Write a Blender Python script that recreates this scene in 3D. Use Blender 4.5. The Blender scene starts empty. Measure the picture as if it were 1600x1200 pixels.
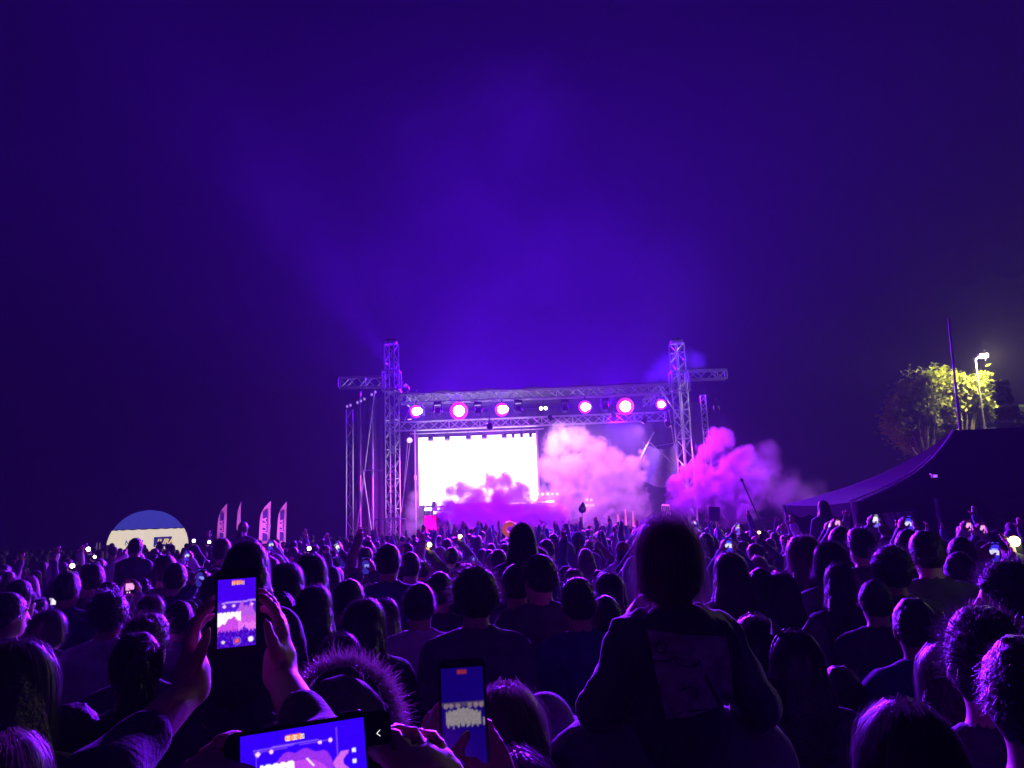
import bpy, bmesh, math, random
import numpy as np
from mathutils import Matrix, Vector

random.seed(11)
RNG = np.random.default_rng(11)
scene = bpy.context.scene
COL = scene.collection

# ------------------------------------------------------------------ camera
F = 1190.0                                   # focal length in pixels of the 1600 px wide photograph
CAM = Vector((0.0, 0.0, 2.10))               # phone held up over the heads
PITCH, ROLL = math.radians(10.1), math.radians(2.2)
RM = Matrix.Rotation(math.pi/2 + PITCH, 3, 'X') @ Matrix.Rotation(-ROLL, 3, 'Z')
cam_data = bpy.data.cameras.new('camera')
cam = bpy.data.objects.new('camera', cam_data)
COL.objects.link(cam)
cam.matrix_world = Matrix.Translation(CAM) @ RM.to_4x4()
cam_data.sensor_width = 36.0
cam_data.lens = F/1600*36.0
cam_data.clip_start, cam_data.clip_end = 0.05, 500.0
scene.camera = cam

def at(px, py, Y):
    """world point seen at a photograph pixel, Y metres in front of the camera"""
    d = RM @ Vector(((px-800)/F, -(py-600)/F, -1.0))
    return CAM + d*(Y/d.y)

# ------------------------------------------------------------------ world, exposure
world = bpy.data.worlds.new('World')
scene.world = world
world.use_nodes = True
bg = world.node_tree.nodes['Background']
bg.inputs[0].default_value = (0.085, 0.0, 0.95, 1)      # night sky, tinted by the stage light on high haze
bg.inputs[1].default_value = 0.014
scene.view_settings.view_transform = 'Standard'
scene.view_settings.look = 'None'
scene.view_settings.exposure = 0.0
scene.view_settings.gamma = 1.0
scene.cycles.use_denoising = True
scene.cycles.use_light_tree = False
scene.cycles.use_adaptive_sampling = True
scene.cycles.adaptive_threshold = 0.03
scene.cycles.adaptive_min_samples = 16
scene.cycles.max_bounces = 4
scene.cycles.diffuse_bounces = 2
scene.cycles.glossy_bounces = 2
scene.cycles.transmission_bounces = 4
scene.cycles.transparent_max_bounces = 8
scene.cycles.volume_bounces = 1
scene.cycles.volume_max_steps = 96
scene.cycles.sample_clamp_indirect = 4.0

# ------------------------------------------------------------------ colours of the stage lamps (linear)
C_BLUE = (0.13, 0.0, 1.0)
C_VIOLET = (0.112, 0.008, 1.0)
C_PINK = (1.0, 0.0, 0.75)

# ------------------------------------------------------------------ materials
MATS = {}
def mat(name, base=(0.5, 0.5, 0.5), rough=0.6, metal=0.0, sheen=0.0, emit=None, estr=0.0, var=0.0, vscale=8.0,
        bump=0.0, bscale=40.0, sss=0.0, trans=0.0, spec=0.4):
    if name in MATS:
        return MATS[name]
    m = bpy.data.materials.new(name); m.use_nodes = True
    nt = m.node_tree; b = nt.nodes['Principled BSDF']
    b.inputs['Base Color'].default_value = (*base, 1)
    b.inputs['Roughness'].default_value = rough
    b.inputs['Metallic'].default_value = metal
    b.inputs['Specular IOR Level'].default_value = spec
    if sheen:
        b.inputs['Sheen Weight'].default_value = sheen
        b.inputs['Sheen Roughness'].default_value = 0.35
    if sss:
        b.inputs['Subsurface Weight'].default_value = sss
        b.inputs['Subsurface Radius'].default_value = (0.02, 0.006, 0.003)
        b.inputs['Subsurface Scale'].default_value = 1.0
    if emit:
        m.cycles.emission_sampling = 'NONE'       # lamps carry their own light; the glow of small faces is picked up by bounces
        b.inputs['Emission Color'].default_value = (*emit, 1)
        b.inputs['Emission Strength'].default_value = estr
    tc = None
    if var or bump:
        tc = nt.nodes.new('ShaderNodeTexCoord')
    if var:
        n = nt.nodes.new('ShaderNodeTexNoise'); n.inputs['Scale'].default_value = vscale; n.inputs['Detail'].default_value = 4
        nt.links.new(tc.outputs['Object'], n.inputs['Vector'])
        r = nt.nodes.new('ShaderNodeMapRange')
        r.inputs['From Min'].default_value = 0.3; r.inputs['From Max'].default_value = 0.7
        r.inputs['To Min'].default_value = 1-var; r.inputs['To Max'].default_value = 1+var
        nt.links.new(n.outputs['Fac'], r.inputs['Value'])
        mx = nt.nodes.new('ShaderNodeMix'); mx.data_type = 'RGBA'; mx.blend_type = 'MULTIPLY'
        mx.inputs['Factor'].default_value = 1.0
        mx.inputs['A'].default_value = (*base, 1)
        nt.links.new(r.outputs['Result'], mx.inputs['B'])
        nt.links.new(mx.outputs['Result'], b.inputs['Base Color'])
    if bump:
        n2 = nt.nodes.new('ShaderNodeTexNoise'); n2.inputs['Scale'].default_value = bscale; n2.inputs['Detail'].default_value = 3
        nt.links.new(tc.outputs['Object'], n2.inputs['Vector'])
        bp = nt.nodes.new('ShaderNodeBump'); bp.inputs['Strength'].default_value = bump; bp.inputs['Distance'].default_value = 0.02
        nt.links.new(n2.outputs['Fac'], bp.inputs['Height'])
        nt.links.new(bp.outputs['Normal'], b.inputs['Normal'])
    if trans:
        out = nt.nodes['Material Output']
        t = nt.nodes.new('ShaderNodeBsdfTranslucent'); t.inputs['Color'].default_value = (*[min(1, c*1.6) for c in base], 1)
        mxs = nt.nodes.new('ShaderNodeMixShader'); mxs.inputs['Fac'].default_value = trans
        nt.links.new(b.outputs[0], mxs.inputs[1]); nt.links.new(t.outputs[0], mxs.inputs[2])
        nt.links.new(mxs.outputs[0], out.inputs['Surface'])
    MATS[name] = m
    return m

def vcol_emit(name, strength):
    """screen picture: emission from the mesh's own colour attribute, under a glossy cover glass"""
    if name in MATS:
        return MATS[name]
    m = bpy.data.materials.new(name); m.use_nodes = True
    nt = m.node_tree; b = nt.nodes['Principled BSDF']
    b.inputs['Base Color'].default_value = (0.01, 0.01, 0.012, 1)
    b.inputs['Roughness'].default_value = 0.15
    a = nt.nodes.new('ShaderNodeVertexColor'); a.layer_name = 'picture'
    nt.links.new(a.outputs['Color'], b.inputs['Emission Color'])
    b.inputs['Emission Strength'].default_value = strength
    m.cycles.emission_sampling = 'NONE'
    MATS[name] = m
    return m

def emissive(name, col, strength):
    return mat(name, base=(0.6, 0.6, 0.6), rough=0.4, emit=col, estr=strength)

M_ALU = mat('aluminium_truss', (0.62, 0.62, 0.65), 0.38, 0.85, var=0.12, vscale=3)
M_DARKMETAL = mat('dark_steel', (0.05, 0.05, 0.055), 0.5, 0.4, var=0.2)
M_BLACKCLOTH = mat('black_stage_cloth', (0.03, 0.03, 0.034), 0.9, sheen=0.1, bump=0.4, bscale=6)
M_TARP = mat('dark_tarpaulin', (0.10, 0.10, 0.11), 0.6, var=0.2, vscale=1.5, bump=0.4, bscale=3)
M_BLACKPLASTIC = mat('black_plastic', (0.02, 0.02, 0.022), 0.35)
M_GROUND = mat('trodden_grass', (0.06, 0.075, 0.035), 0.95, var=0.4, vscale=2.0, bump=0.6, bscale=10)

# ------------------------------------------------------------------ scene helpers
def link(o, parent=None):
    COL.objects.link(o)
    if parent is not None:
        o.parent = parent
        o.matrix_parent_inverse = parent_inv(parent)
    return o

def parent_inv(p):
    return Matrix.Translation(-Vector(p.location)) if not p.parent else Matrix.Translation(-Vector(p.location))

def tag(o, label=None, cat=None, group=None, kind=None):
    if label: o['label'] = label
    if cat: o['category'] = cat
    if group: o['group'] = group
    if kind: o['kind'] = kind
    return o

def empty(name, loc, label=None, cat=None, group=None):
    o = bpy.data.objects.new(name, None)
    o.empty_display_size = 0.1
    o.location = loc
    COL.objects.link(o)
    return tag(o, label, cat, group)

def mesh_obj(name, verts, faces, material, parent=None, smooth=False, loc=None):
    """verts in world coordinates unless loc is given; children keep their world place"""
    me = bpy.data.meshes.new(name)
    if isinstance(verts, np.ndarray):
        verts = verts.tolist()
    if isinstance(faces, np.ndarray):
        faces = faces.tolist()
    me.from_pydata(verts, [], faces)
    mats = material if isinstance(material, (list, tuple)) else [material]
    for m_ in mats:
        me.materials.append(m_)
    if smooth:
        me.polygons.foreach_set('use_smooth', np.ones(len(me.polygons), dtype=bool))
    me.update()
    o = bpy.data.objects.new(name, me)
    if loc is not None:
        o.location = loc
    COL.objects.link(o)
    if parent is not None:
        o.parent = parent
        o.matrix_parent_inverse = Matrix.Translation(-Vector(wloc(parent)))
    return o

def wloc(p):
    return Vector(p.location)

class MB:
    """collects boxes, tubes, lathes of ONE part"""
    def __init__(self):
        self.v, self.f = [], []
    def add(self, v, f):
        n = len(self.v)
        self.v += [tuple(q) for q in v]
        self.f += [tuple(i+n for i in q) for q in f]
        return self
    def box(self, c, s, rz=0.0, M=None):
        hx, hy, hz = s[0]/2, s[1]/2, s[2]/2
        R = M if M is not None else Matrix.Rotation(rz, 3, 'Z')
        vs = [Vector(c) + R @ Vector((x*hx, y*hy, z*hz)) for x in (-1, 1) for y in (-1, 1) for z in (-1, 1)]
        return self.add(vs, [(0, 1, 3, 2), (4, 6, 7, 5), (0, 4, 5, 1), (2, 3, 7, 6), (0, 2, 6, 4), (1, 5, 7, 3)])
    def bbox(self, c, s, b=0.01, rz=0.0, M=None):
        """box with chamfered edges"""
        bm = bmesh.new(); bmesh.ops.create_cube(bm, size=1)
        for v in bm.verts:
            v.co = Vector((v.co.x*s[0], v.co.y*s[1], v.co.z*s[2]))
        bmesh.ops.bevel(bm, geom=list(bm.edges), offset=b, segments=2, affect='EDGES', profile=0.5)
        R = M if M is not None else Matrix.Rotation(rz, 3, 'Z')
        bm.verts.ensure_lookup_table()
        vs = [Vector(c) + R @ v.co for v in bm.verts]
        fs = [[v.index for v in f.verts] for f in bm.faces]
        bm.free()
        return self.add(vs, fs)
    def tube(self, a, b, r, r2=None, n=8, caps=True):
        a, b = Vector(a), Vector(b); r2 = r if r2 is None else r2
        z = (b-a).normalized(); x = z.orthogonal().normalized(); y = z.cross(x)
        vs = []
        for p, rr in ((a, r), (b, r2)):
            for i in range(n):
                t = 2*math.pi*i/n
                vs.append(p + x*(rr*math.cos(t)) + y*(rr*math.sin(t)))
        fs = [(i, (i+1) % n, n+(i+1) % n, n+i) for i in range(n)]
        if caps:
            fs += [tuple(range(n-1, -1, -1)), tuple(range(n, 2*n))]
        return self.add(vs, fs)
    def path(self, pts, r, n=6):
        for p, q in zip(pts[:-1], pts[1:]):
            self.tube(p, q, r, n=n)
        return self
    def lathe(self, o, axis, prof, n=20):
        """prof: list of (distance along axis, radius)"""
        z = Vector(axis).normalized(); x = z.orthogonal().normalized(); y = z.cross(x); o = Vector(o)
        vs = []
        for h, r in prof:
            for i in range(n):
                t = 2*math.pi*i/n
                vs.append(o + z*h + x*(r*math.cos(t)) + y*(r*math.sin(t)))
        fs = []
        for k in range(len(prof)-1):
            for i in range(n):
                fs.append((k*n+i, k*n+(i+1) % n, (k+1)*n+(i+1) % n, (k+1)*n+i))
        fs += [tuple(range(n-1, -1, -1)), tuple(range((len(prof)-1)*n, len(prof)*n))]
        return self.add(vs, fs)
    def obj(self, name, material, parent=None, smooth=False):
        return mesh_obj(name, self.v, self.f, material, parent, smooth)

_unit = {}
def bar(name, a, b, r, material, parent=None, n=6):
    """a straight tube that shares one unit mesh per material"""
    key = (material.name, n)
    if key not in _unit:
        mb = MB().tube((0, 0, 0), (0, 0, 1), 1.0, n=n)
        me = bpy.data.meshes.new('tube'); me.from_pydata(mb.v, [], mb.f); me.materials.append(material); me.update()
        me.polygons.foreach_set('use_smooth', np.ones(len(me.polygons), dtype=bool)) if False else None
        _unit[key] = me
    a, b = Vector(a), Vector(b); d = b-a
    q = d.to_track_quat('Z', 'Y')
    o = bpy.data.objects.new(name, _unit[key])
    o.matrix_world = Matrix.Translation(a) @ q.to_matrix().to_4x4() @ Matrix.Diagonal((r, r, d.length, 1))
    COL.objects.link(o)
    if parent is not None:
        o.parent = parent
        o.matrix_parent_inverse = Matrix.Translation(-Vector(parent.location))
    return o

def spot(name, loc, target, energy, color, size_deg, blend=0.3, radius=0.08, parent=None):
    l = bpy.data.lights.new(name, 'SPOT'); l.energy = energy; l.color = color
    l.spot_size = math.radians(size_deg); l.spot_blend = blend; l.shadow_soft_size = radius
    o = bpy.data.objects.new(name, l)
    d = Vector(target)-Vector(loc)
    o.matrix_world = Matrix.Translation(Vector(loc)) @ d.to_track_quat('-Z', 'Y').to_matrix().to_4x4()
    COL.objects.link(o)
    if parent is not None:
        o.parent = parent
        o.matrix_parent_inverse = Matrix.Translation(-Vector(parent.location))
    return o

def text_mesh(name, body, size, material, parent, M, shear=0.0, offset=0.0, extrude=0.004, squash=1.0):
    c = bpy.data.curves.new(name, 'FONT'); c.body = body; c.size = size; c.shear = shear; c.offset = offset
    c.extrude = extrude; c.align_x = 'CENTER'; c.align_y = 'CENTER'; c.resolution_u = 3
    t = bpy.data.objects.new(name, c); COL.objects.link(t)
    bpy.context.view_layer.update()
    me = bpy.data.meshes.new_from_object(t.evaluated_get(bpy.context.evaluated_depsgraph_get()))
    bpy.data.objects.remove(t); bpy.data.curves.remove(c)
    me.transform(M @ Matrix.Diagonal((squash, 1, 1, 1)))
    me.materials.clear(); me.materials.append(material)
    o = bpy.data.objects.new(name, me); COL.objects.link(o)
    if parent is not None:
        o.parent = parent; o.matrix_parent_inverse = Matrix.Translation(-Vector(parent.location))
    return o
# ================================================================== the ground
gv, gf = [], []
N = 44
for j in range(N+1):
    for i in range(N+1):
        x = -110+220*i/N; y = -70+220*j/N
        gv.append((x, y, 0.03*math.sin(x*0.7+1.3)*math.sin(y*0.5) - 0.03))
for j in range(N):
    for i in range(N):
        a = j*(N+1)+i
        gf.append((a, a+1, a+N+2, a+N+1))
tag(mesh_obj('ground', gv, gf, M_GROUND, smooth=True), 'dark trodden field under the crowd', kind='structure')

# ================================================================== the stage
YF, YB = 33.0, 38.5                      # front truss line, back wall
PL, PR = at(614, 800, YF), at(1077, 800, YF)
XL, XR = PL.x, PR.x                      # tower axes
ZT = at(609, 534, YF).z                  # tower heads
DECK = 1.25

def truss(root, A, B, w, h, up, bay, chord_r=0.028, brace_r=0.014, side_bays=True, material=None):
    """square lattice girder between A and B: four chords, zigzag braces and end frames, each its own part"""
    m_ = material or M_ALU
    A, B = Vector(A), Vector(B); d = B-A; L = d.length; z = d.normalized()
    up = Vector(up); s = z.cross(up).normalized(); up = s.cross(z).normalized()
    off = [s*(-w/2)+up*(-h/2), s*(w/2)+up*(-h/2), s*(w/2)+up*(h/2), s*(-w/2)+up*(h/2)]
    for o in off:
        bar('chord', A+o, B+o, chord_r, m_, root, 8)
    n = max(2, round(L/bay))
    for k in range(4):
        o1, o2 = off[k], off[(k+1) % 4]
        for i in range(n):
            p, q = A+z*(L*i/n), A+z*(L*(i+1)/n)
            if (i+k) % 2 == 0:
                bar('brace', p+o1, q+o2, brace_r, m_, root)
            else:
                bar('brace', p+o2, q+o1, brace_r, m_, root)
            if i % 3 == 0:
                bar('brace', p+o1, p+o2, brace_r, m_, root)
        bar('brace', B+o1, B+o2, brace_r, m_, root)

def tower(px, label, mirrored):
    x = at(px, 800, YF).x
    ZT = at(px-6, 533 if not mirrored else 531, YF).z
    t = empty('truss_tower', (x, YF, 0), label, 'tower', 'lattice towers carrying the stage roof')
    rot = 0.3 if not mirrored else -0.45
    up = (math.sin(rot), math.cos(rot), 0)
    truss(t, (x, YF, 0.2), (x, YF, ZT-0.15), 0.46, 0.46, up, 0.42, 0.032, 0.015)
    MB().bbox((x, YF, 0.1), (1.1, 1.1, 0.18), 0.02).obj('base_plate', M_DARKMETAL, t)
    # head block with sheave wheels
    MB().bbox((x, YF, ZT-0.08), (0.52, 0.34, 0.12), 0.02).obj('head_block', M_ALU, t)
    for s in (-0.12, 0.12):
        MB().lathe((x+s, YF-0.03, ZT+0.02), (0, 1, 0), [(0, 0.1), (0.02, 0.12), (0.05, 0.12), (0.07, 0.1)], 14).obj('sheave', M_DARKMETAL, t)
    # sleeve block riding on the tower at roof height
    zs = at(px, 596, YF).z
    mb = MB()
    for sx in (-1, 1):
        for sy in (-1, 1):
            mb.box((x+sx*0.36, YF+sy*0.36, zs), (0.06, 0.06, 0.9))
        for zz in (-0.42, 0.42):
            mb.box((x+sx*0.36, YF, zs+zz), (0.062, 0.72, 0.07)); mb.box((x, YF+sx*0.36, zs+zz), (0.72, 0.062, 0.072))
    mb.obj('sleeve_block', M_ALU, t)
    return t
tower(614, 'tall aluminium lattice tower at the left end of the stage roof', False)
tower(1077, 'tall aluminium lattice tower at the right end of the stage roof, half behind smoke', True)

# outrigger girders above the towers
def girder(name, a, b, w, h, bay, label, group=None, chord_r=0.03, brace_r=0.014):
    a, b = Vector(a), Vector(b)
    t = empty(name, (a+b)/2, label, 'truss', group)
    truss(t, a, b, w, h, (0, 0, 1), bay, chord_r, brace_r)
    return t
OUT = 'short outrigger girders beside the towers'
girder('outrigger_girder', at(530, 598, YF), at(600, 597, YF), 0.4, 0.45, 0.42, 'short lattice girder sticking out left of the left tower', OUT)
girder('outrigger_girder', at(1074, 587, YF), at(1134, 585, YF), 0.4, 0.40, 0.42, 'short lattice girder sticking out right of the right tower', OUT)
RT = 'girders of the stage roof'
zf = at(700, 621, YF).z
girder('roof_girder', (XL+0.42, YF, zf), (XR-0.42, YF, zf), 0.40, 0.40, 0.45, 'long front girder of the stage roof above the pink lamps', RT, 0.032, 0.016)
zb = at(740, 662, YB-1.2).z
girder('roof_girder', (at(605, 660, YB-1.2).x, YB-1.2, zb), (at(1040, 655, YB-1.2).x, YB-1.2, zb), 0.35, 0.42, 0.5, 'rear girder of the stage roof just above the white screen', RT, 0.026, 0.014)
for px, lab in ((640, 'left side girder of the stage roof running back from the tower'), (1035, 'right side girder of the stage roof running back to the wall')):
    x = at(px, 620, YF).x
    girder('roof_girder', (x, YF+0.3, zf), (x, YB-1.5, zf), 0.35, 0.35, 0.5, lab, RT)
# roof tarpaulin over the girders (slightly sagging between bays)
rv, rf = [], []
nx, ny = 24, 6
xa, xb = XL+0.5, XR-0.5
for j in range(ny+1):
    for i in range(nx+1):
        u, v = i/nx, j/ny
        rv.append((xa+(xb-xa)*u, YF-0.1+(YB-YF+0.3)*v, zf+0.32+0.35*(0.25-(v-0.5)**2)*0.6-0.05*abs(math.sin(u*math.pi*6))))
n0 = len(rv)
rv += [(x, y, z-0.03) for x, y, z in rv]
for j in range(ny):
    for i in range(nx):
        a = j*(nx+1)+i
        rf.append((a, a+1, a+nx+2, a+nx+1)); rf.append((n0+a, n0+a+nx+1, n0+a+nx+2, n0+a+1))
tag(mesh_obj('roof_tarpaulin', rv, rf, M_TARP, smooth=True), 'dark tarpaulin stretched over the stage roof girders', 'roof')
# black back wall of folded cloth
bv, bf = [], []
x0, x1 = at(560, 700, YB+0.6).x, at(1110, 700, YB+0.6).x
nb = 140
for i in range(nb+1):
    u = i/nb; x = x0+(x1-x0)*u
    y = YB+0.6+0.07*math.sin(u*nb*0.9)+0.03*math.sin(u*37)
    bv += [(x, y, 0.3), (x, y, zf+0.25)]
for i in range(nb):
    bf.append((2*i, 2*i+1, 2*i+3, 2*i+2))
tag(mesh_obj('stage_backdrop', bv, bf, M_BLACKCLOTH, smooth=True), 'black pleated cloth closing the back of the stage', 'backdrop')
# deck
deck = empty('stage_deck', ((XL+XR)/2, (YF+YB)/2, 0), 'raised dark platform of the stage behind the crowd', 'stage')
npan = 8
for i in range(npan):
    for j in range(3):
        wx = (XR-XL-1.0)/npan; wy = (YB-YF+0.2)/3
        MB().bbox((XL+0.5+wx*(i+.5), YF+0.4+wy*(j+.5), DECK-0.06), (wx-0.015, wy-0.015, 0.12), 0.008).obj('deck_panel', M_DARKMETAL, deck)
MB().box(((XL+XR)/2, YF+0.42, (DECK-0.12)/2), (XR-XL-1.0, 0.03, DECK-0.14)).obj('front_skirt', M_BLACKCLOTH, deck)
for i in range(5):
    for j in (0.6, 4.8):
        bar('leg', (XL+1+(XR-XL-2)*i/4, YF+j, -0.02), (XL+1+(XR-XL-2)*i/4, YF+j, DECK-0.12), 0.04, M_ALU, deck)

# ---------------------------------------------------------------- left wing: scaffold, tarpaulin, guy cables
lw = empty('scaffold_wing', (at(565, 800, 36).x, 36.0, 0), 'dark scaffold bay with draped tarpaulin left of the left tower', 'scaffold')
a_, b_ = at(541, 640, 35.5), at(541, 640, 35.5); b_ = Vector((a_.x+0.1, a_.y, 0.1))
for dx in (0, 0.3):
    bar('chord', (a_.x+dx, a_.y, 0.0), (a_.x+dx, a_.y, a_.z), 0.03, M_ALU, lw, 8)
for i in range(16):
    z0 = a_.z*i/16; z1 = a_.z*(i+1)/16
    bar('brace', (a_.x+(0 if i % 2 else 0.3), a_.y, z0), (a_.x+(0.3 if i % 2 else 0), a_.y, z1), 0.012, M_ALU, lw)
for px, py0 in ((563, 612), (582, 640)):
    p = at(px, py0, 37.0)
    bar('upright', (p.x, p.y, 0), p, 0.04, M_ALU, lw, 8)
p, q = at(585, 615, 36.6), at(556, 780, 36.6)
bar('raker', p, (q.x, q.y, 1.6), 0.03, M_ALU, lw)
bar('raker', at(567, 735, 36.5), (at(586, 840, 36.5).x, 36.5, 0.6), 0.03, M_ALU, lw)
p, q = at(568, 735, 36.4), at(597, 735, 36.4)
bar('ledger', p, q, 0.03, M_ALU, lw)
tv, tf = [], []
x0, x1 = at(545, 700, 37.3).x, at(600, 700, 37.3).x
for j in range(13):
    for i in range(21):
        u, v = i/20, j/12
        tv.append((x0+(x1-x0)*u, 37.3+0.10*math.sin(u*17+v*1.5)*(0.4+v)+0.05*math.sin(u*41), 0.15+(at(570, 622, 37.3).z-0.15)*(1-v)))
for j in range(12):
    for i in range(20):
        a = j*21+i
        tf.append((a, a+21, a+22, a+1))
mesh_obj('tarpaulin', tv, tf, M_TARP, lw, smooth=True)
# string of small lamps hanging from the outrigger down to the scaffold post
gl = empty('lamp_string', at(565, 622, 33.6), 'slanting string of small dim lamps under the left outrigger girder', 'lamp string')
pa, pb = at(537, 634, 35.3), at(592, 606, 33.4)
pts = [pa.lerp(pb, i/10)-Vector((0, 0, 0.10*math.sin(math.pi*i/10))) for i in range(11)]
mbp = MB().path(pts, 0.012); mbp.obj('cable', M_DARKMETAL, gl)
for i in (1, 2, 4, 5, 6, 8, 9):
    c = pts[i]
    MB().lathe(c-Vector((0, 0, 0.02)), (0, 0, -1), [(0, 0.03), (0.02, 0.045), (0.09, 0.05), (0.12, 0.02)], 10).obj('bulb', mat('dim_bulb', (0.8, 0.75, 0.9), 0.3, emit=(0.6, 0.35, 0.9), estr=0.5), gl, True)
# distant mast behind the right tower
rm = empty('lattice_mast', (at(1098, 800, 38).x, 38.0, 0), 'thin lattice mast standing behind the right tower', 'mast')
p = at(1098, 618, 38)
truss(rm, (p.x, p.y, 0), p, 0.26, 0.26, (0.2, 1, 0), 0.35, 0.022, 0.012)
# guy wires and loose poles
def wire(a, b, r, label, name='guy_cable', m_=None):
    a, b = Vector(a), Vector(b)
    o = MB().tube(a, b, r, n=6).obj(name, m_ or M_ALU)
    return tag(o, label, name.replace('_', ' ').split()[-1], 'cables and poles of the stage roof')
wire(at(652, 609, 32.6), at(619, 690, 32.6), 0.018, 'slanting cable from the front girder to the left tower')
wire(at(641, 690, 34), at(627, 800, 34), 0.018, 'thin steep cable just right of the left tower')
wire(at(637, 690, 34.1), at(631, 760, 34.1), 0.014, 'second thin cable beside the steep one near the left tower')
wire(at(1028, 601, 32.5), at(1076, 676, 32.5), 0.035, 'pale slanting brace crossing the right tower', 'brace_pole')
wire(at(1045, 640, 34), at(1060, 735, 34), 0.018, 'thin steep cable just left of the right tower')
wire(at(1001, 716, 35), at(1022, 675, 35), 0.04, 'pale pole leaning right behind the white smoke', 'leaning_pole')
wire(at(1014, 690, 36), at(1054, 726, 36), 0.035, 'pole leaning left behind the right tower cables', 'leaning_pole')
wire(at(1010, 700, 36.3), at(1052, 692, 36.3), 0.015, 'thin nearly level cable behind the right tower')
# hanging tarpaulin at the right stage side
tv, tf = [], []
for j in range(9):
    for i in range(13):
        u, v = i/12, j/8
        p = at(1005+55*u, 690+60*v+12*math.sin(u*3), 37.2)
        tv.append((p.x, p.y+0.12*math.sin(u*9+v*2), p.z))
for j in range(8):
    for i in range(12):
        a = j*13+i
        tf.append((a, a+13, a+14, a+1))
tag(mesh_obj('side_tarpaulin', tv, tf, mat('grey_tarpaulin', (0.22, 0.22, 0.25), 0.6, var=0.2, bump=0.3, bscale=3), smooth=True), 'grey tarpaulin hanging slack at the right side of the stage', 'tarpaulin')

# ---------------------------------------------------------------- LED screen
YS = 38.0
c0, c1 = at(654, 684, YS), at(841, 776, YS)
sc = empty('video_screen', ((c0.x+c1.x)/2, YS, DECK), 'large bright white video screen at the back of the stage', 'screen')
z1, z0 = at(748, 681, YS).z, at(748, 786, YS).z
ncol, nrow = 6, 4
pw, ph = (c1.x-c0.x)/ncol, (z1-z0)/nrow
mscr = emissive('white_led_panel', (1.0, 0.90, 1.0), 4.0)
me0 = None
for i in range(ncol):
    for j in range(nrow):
        if me0 is None:
            o = MB().box((0, 0, 0), (pw-0.004, 0.08, ph-0.004)).obj('led_panel', [M_BLACKPLASTIC, mscr])
            o.data.polygons[2].material_index = 1
            me0 = o.data; o.location = (c0.x+pw*(i+.5), YS, z0+ph*(j+.5))
        else:
            o = bpy.data.objects.new('led_panel', me0); o.location = (c0.x+pw*(i+.5), YS, z0+ph*(j+.5)); COL.objects.link(o)
        o.parent = sc; o.matrix_parent_inverse = Matrix.Translation(-Vector(sc.location))
for x_ in (c0.x-0.06, c1.x+0.06):
    MB().box((x_, YS+0.05, (z0+z1)/2), (0.10, 0.16, z1-z0+0.25)).obj('frame', mat('tan_frame', (0.35, 0.25, 0.2), 0.5), sc)
for x in (c0.x+0.5, (c0.x+c1.x)/2, c1.x-0.5):
    bar('support', (x, YS+0.25, DECK), (x, YS+0.25, z1), 0.04, M_ALU, sc)

al = bpy.data.lights.new('screen_light', 'AREA'); al.shape = 'RECTANGLE'; al.size = c1.x-c0.x; al.size_y = z1-z0; al.energy = 190; al.color = (1.0, 0.80, 1.0)
ao = bpy.data.objects.new('screen_light', al)          # the light the LED wall gives off, on its face
ao.matrix_world = Matrix.Translation(((c0.x+c1.x)/2, YS-0.045, (z0+z1)/2)) @ Matrix.Rotation(math.pi/2, 4, 'X')
COL.objects.link(ao); ao.parent = sc; ao.matrix_parent_inverse = Matrix.Translation(-Vector(sc.location))

# ---------------------------------------------------------------- lamps
def par_lamp(name, c, aim, r, label, lens_mat, group, depth=0.34, yoke_top=0.25, rim=None):
    """lamp with housing, lens, yoke and clamp; aim is where it looks"""
    c = Vector(c); d = (Vector(aim)-c).normalized()
    t = empty(name, c, label, 'stage lamp', group)
    MB().lathe(c-d*depth, d, [(0, r*0.45), (0.04, r*0.75), (depth*0.55, r*0.95), (depth-0.02, r*1.08), (depth-0.003, r*1.08)], 18).obj('housing', M_BLACKPLASTIC, t, True)
    hs_ = t.children[0]
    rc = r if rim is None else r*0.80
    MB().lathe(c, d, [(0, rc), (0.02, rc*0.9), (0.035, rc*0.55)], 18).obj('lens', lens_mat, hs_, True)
    if rim is not None:                    # glowing ring put in for the pink halo round the white-hot centre
        MB().lathe(c-d*0.012, d, [(-0.004, r*0.84), (0.004, r*1.36), (0.010, r*1.36), (0.014, r*0.82)], 24).obj('halo_ring', rim, hs_, True)
    s = d.cross(Vector((0, 0, 1))).normalized()
    mb = MB()
    for k in (-1, 1):
        mb.tube(c-d*0.12+s*(k*r*1.15), c-d*0.12+s*(k*r*1.15)+Vector((0, 0, yoke_top)), 0.018)
    mb.tube(c-d*0.12+s*(-r*1.15)+Vector((0, 0, yoke_top)), c-d*0.12+s*(r*1.15)+Vector((0, 0, yoke_top)), 0.018)
    mb.obj('yoke', M_DARKMETAL, t)
    MB().box(c-d*0.12+Vector((0, 0, yoke_top+0.07)), (0.06, 0.06, 0.16)).obj('clamp', M_DARKMETAL, t)
    return t
GB = 'big pink lamps under the front roof girder'
BIG = [(650, 643, 0.20, 'leftmost of the six glowing pink stage lamps'), (717, 642, 0.29, 'largest glowing lamp above the left half of the white screen'),
       (784, 640, 0.22, 'third glowing pink lamp from the left, above the screen'), (914, 636, 0.21, 'first glowing pink lamp right of the twin small lamps'),
       (977, 635, 0.28, 'large round glowing lamp second from the right'), (1033, 632, 0.17, 'rightmost and smallest glowing pink lamp near the right tower')]
m_lens = emissive('glowing_lens', (1.0, 0.55, 0.95), 40.0)
BIGPOS = []
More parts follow.
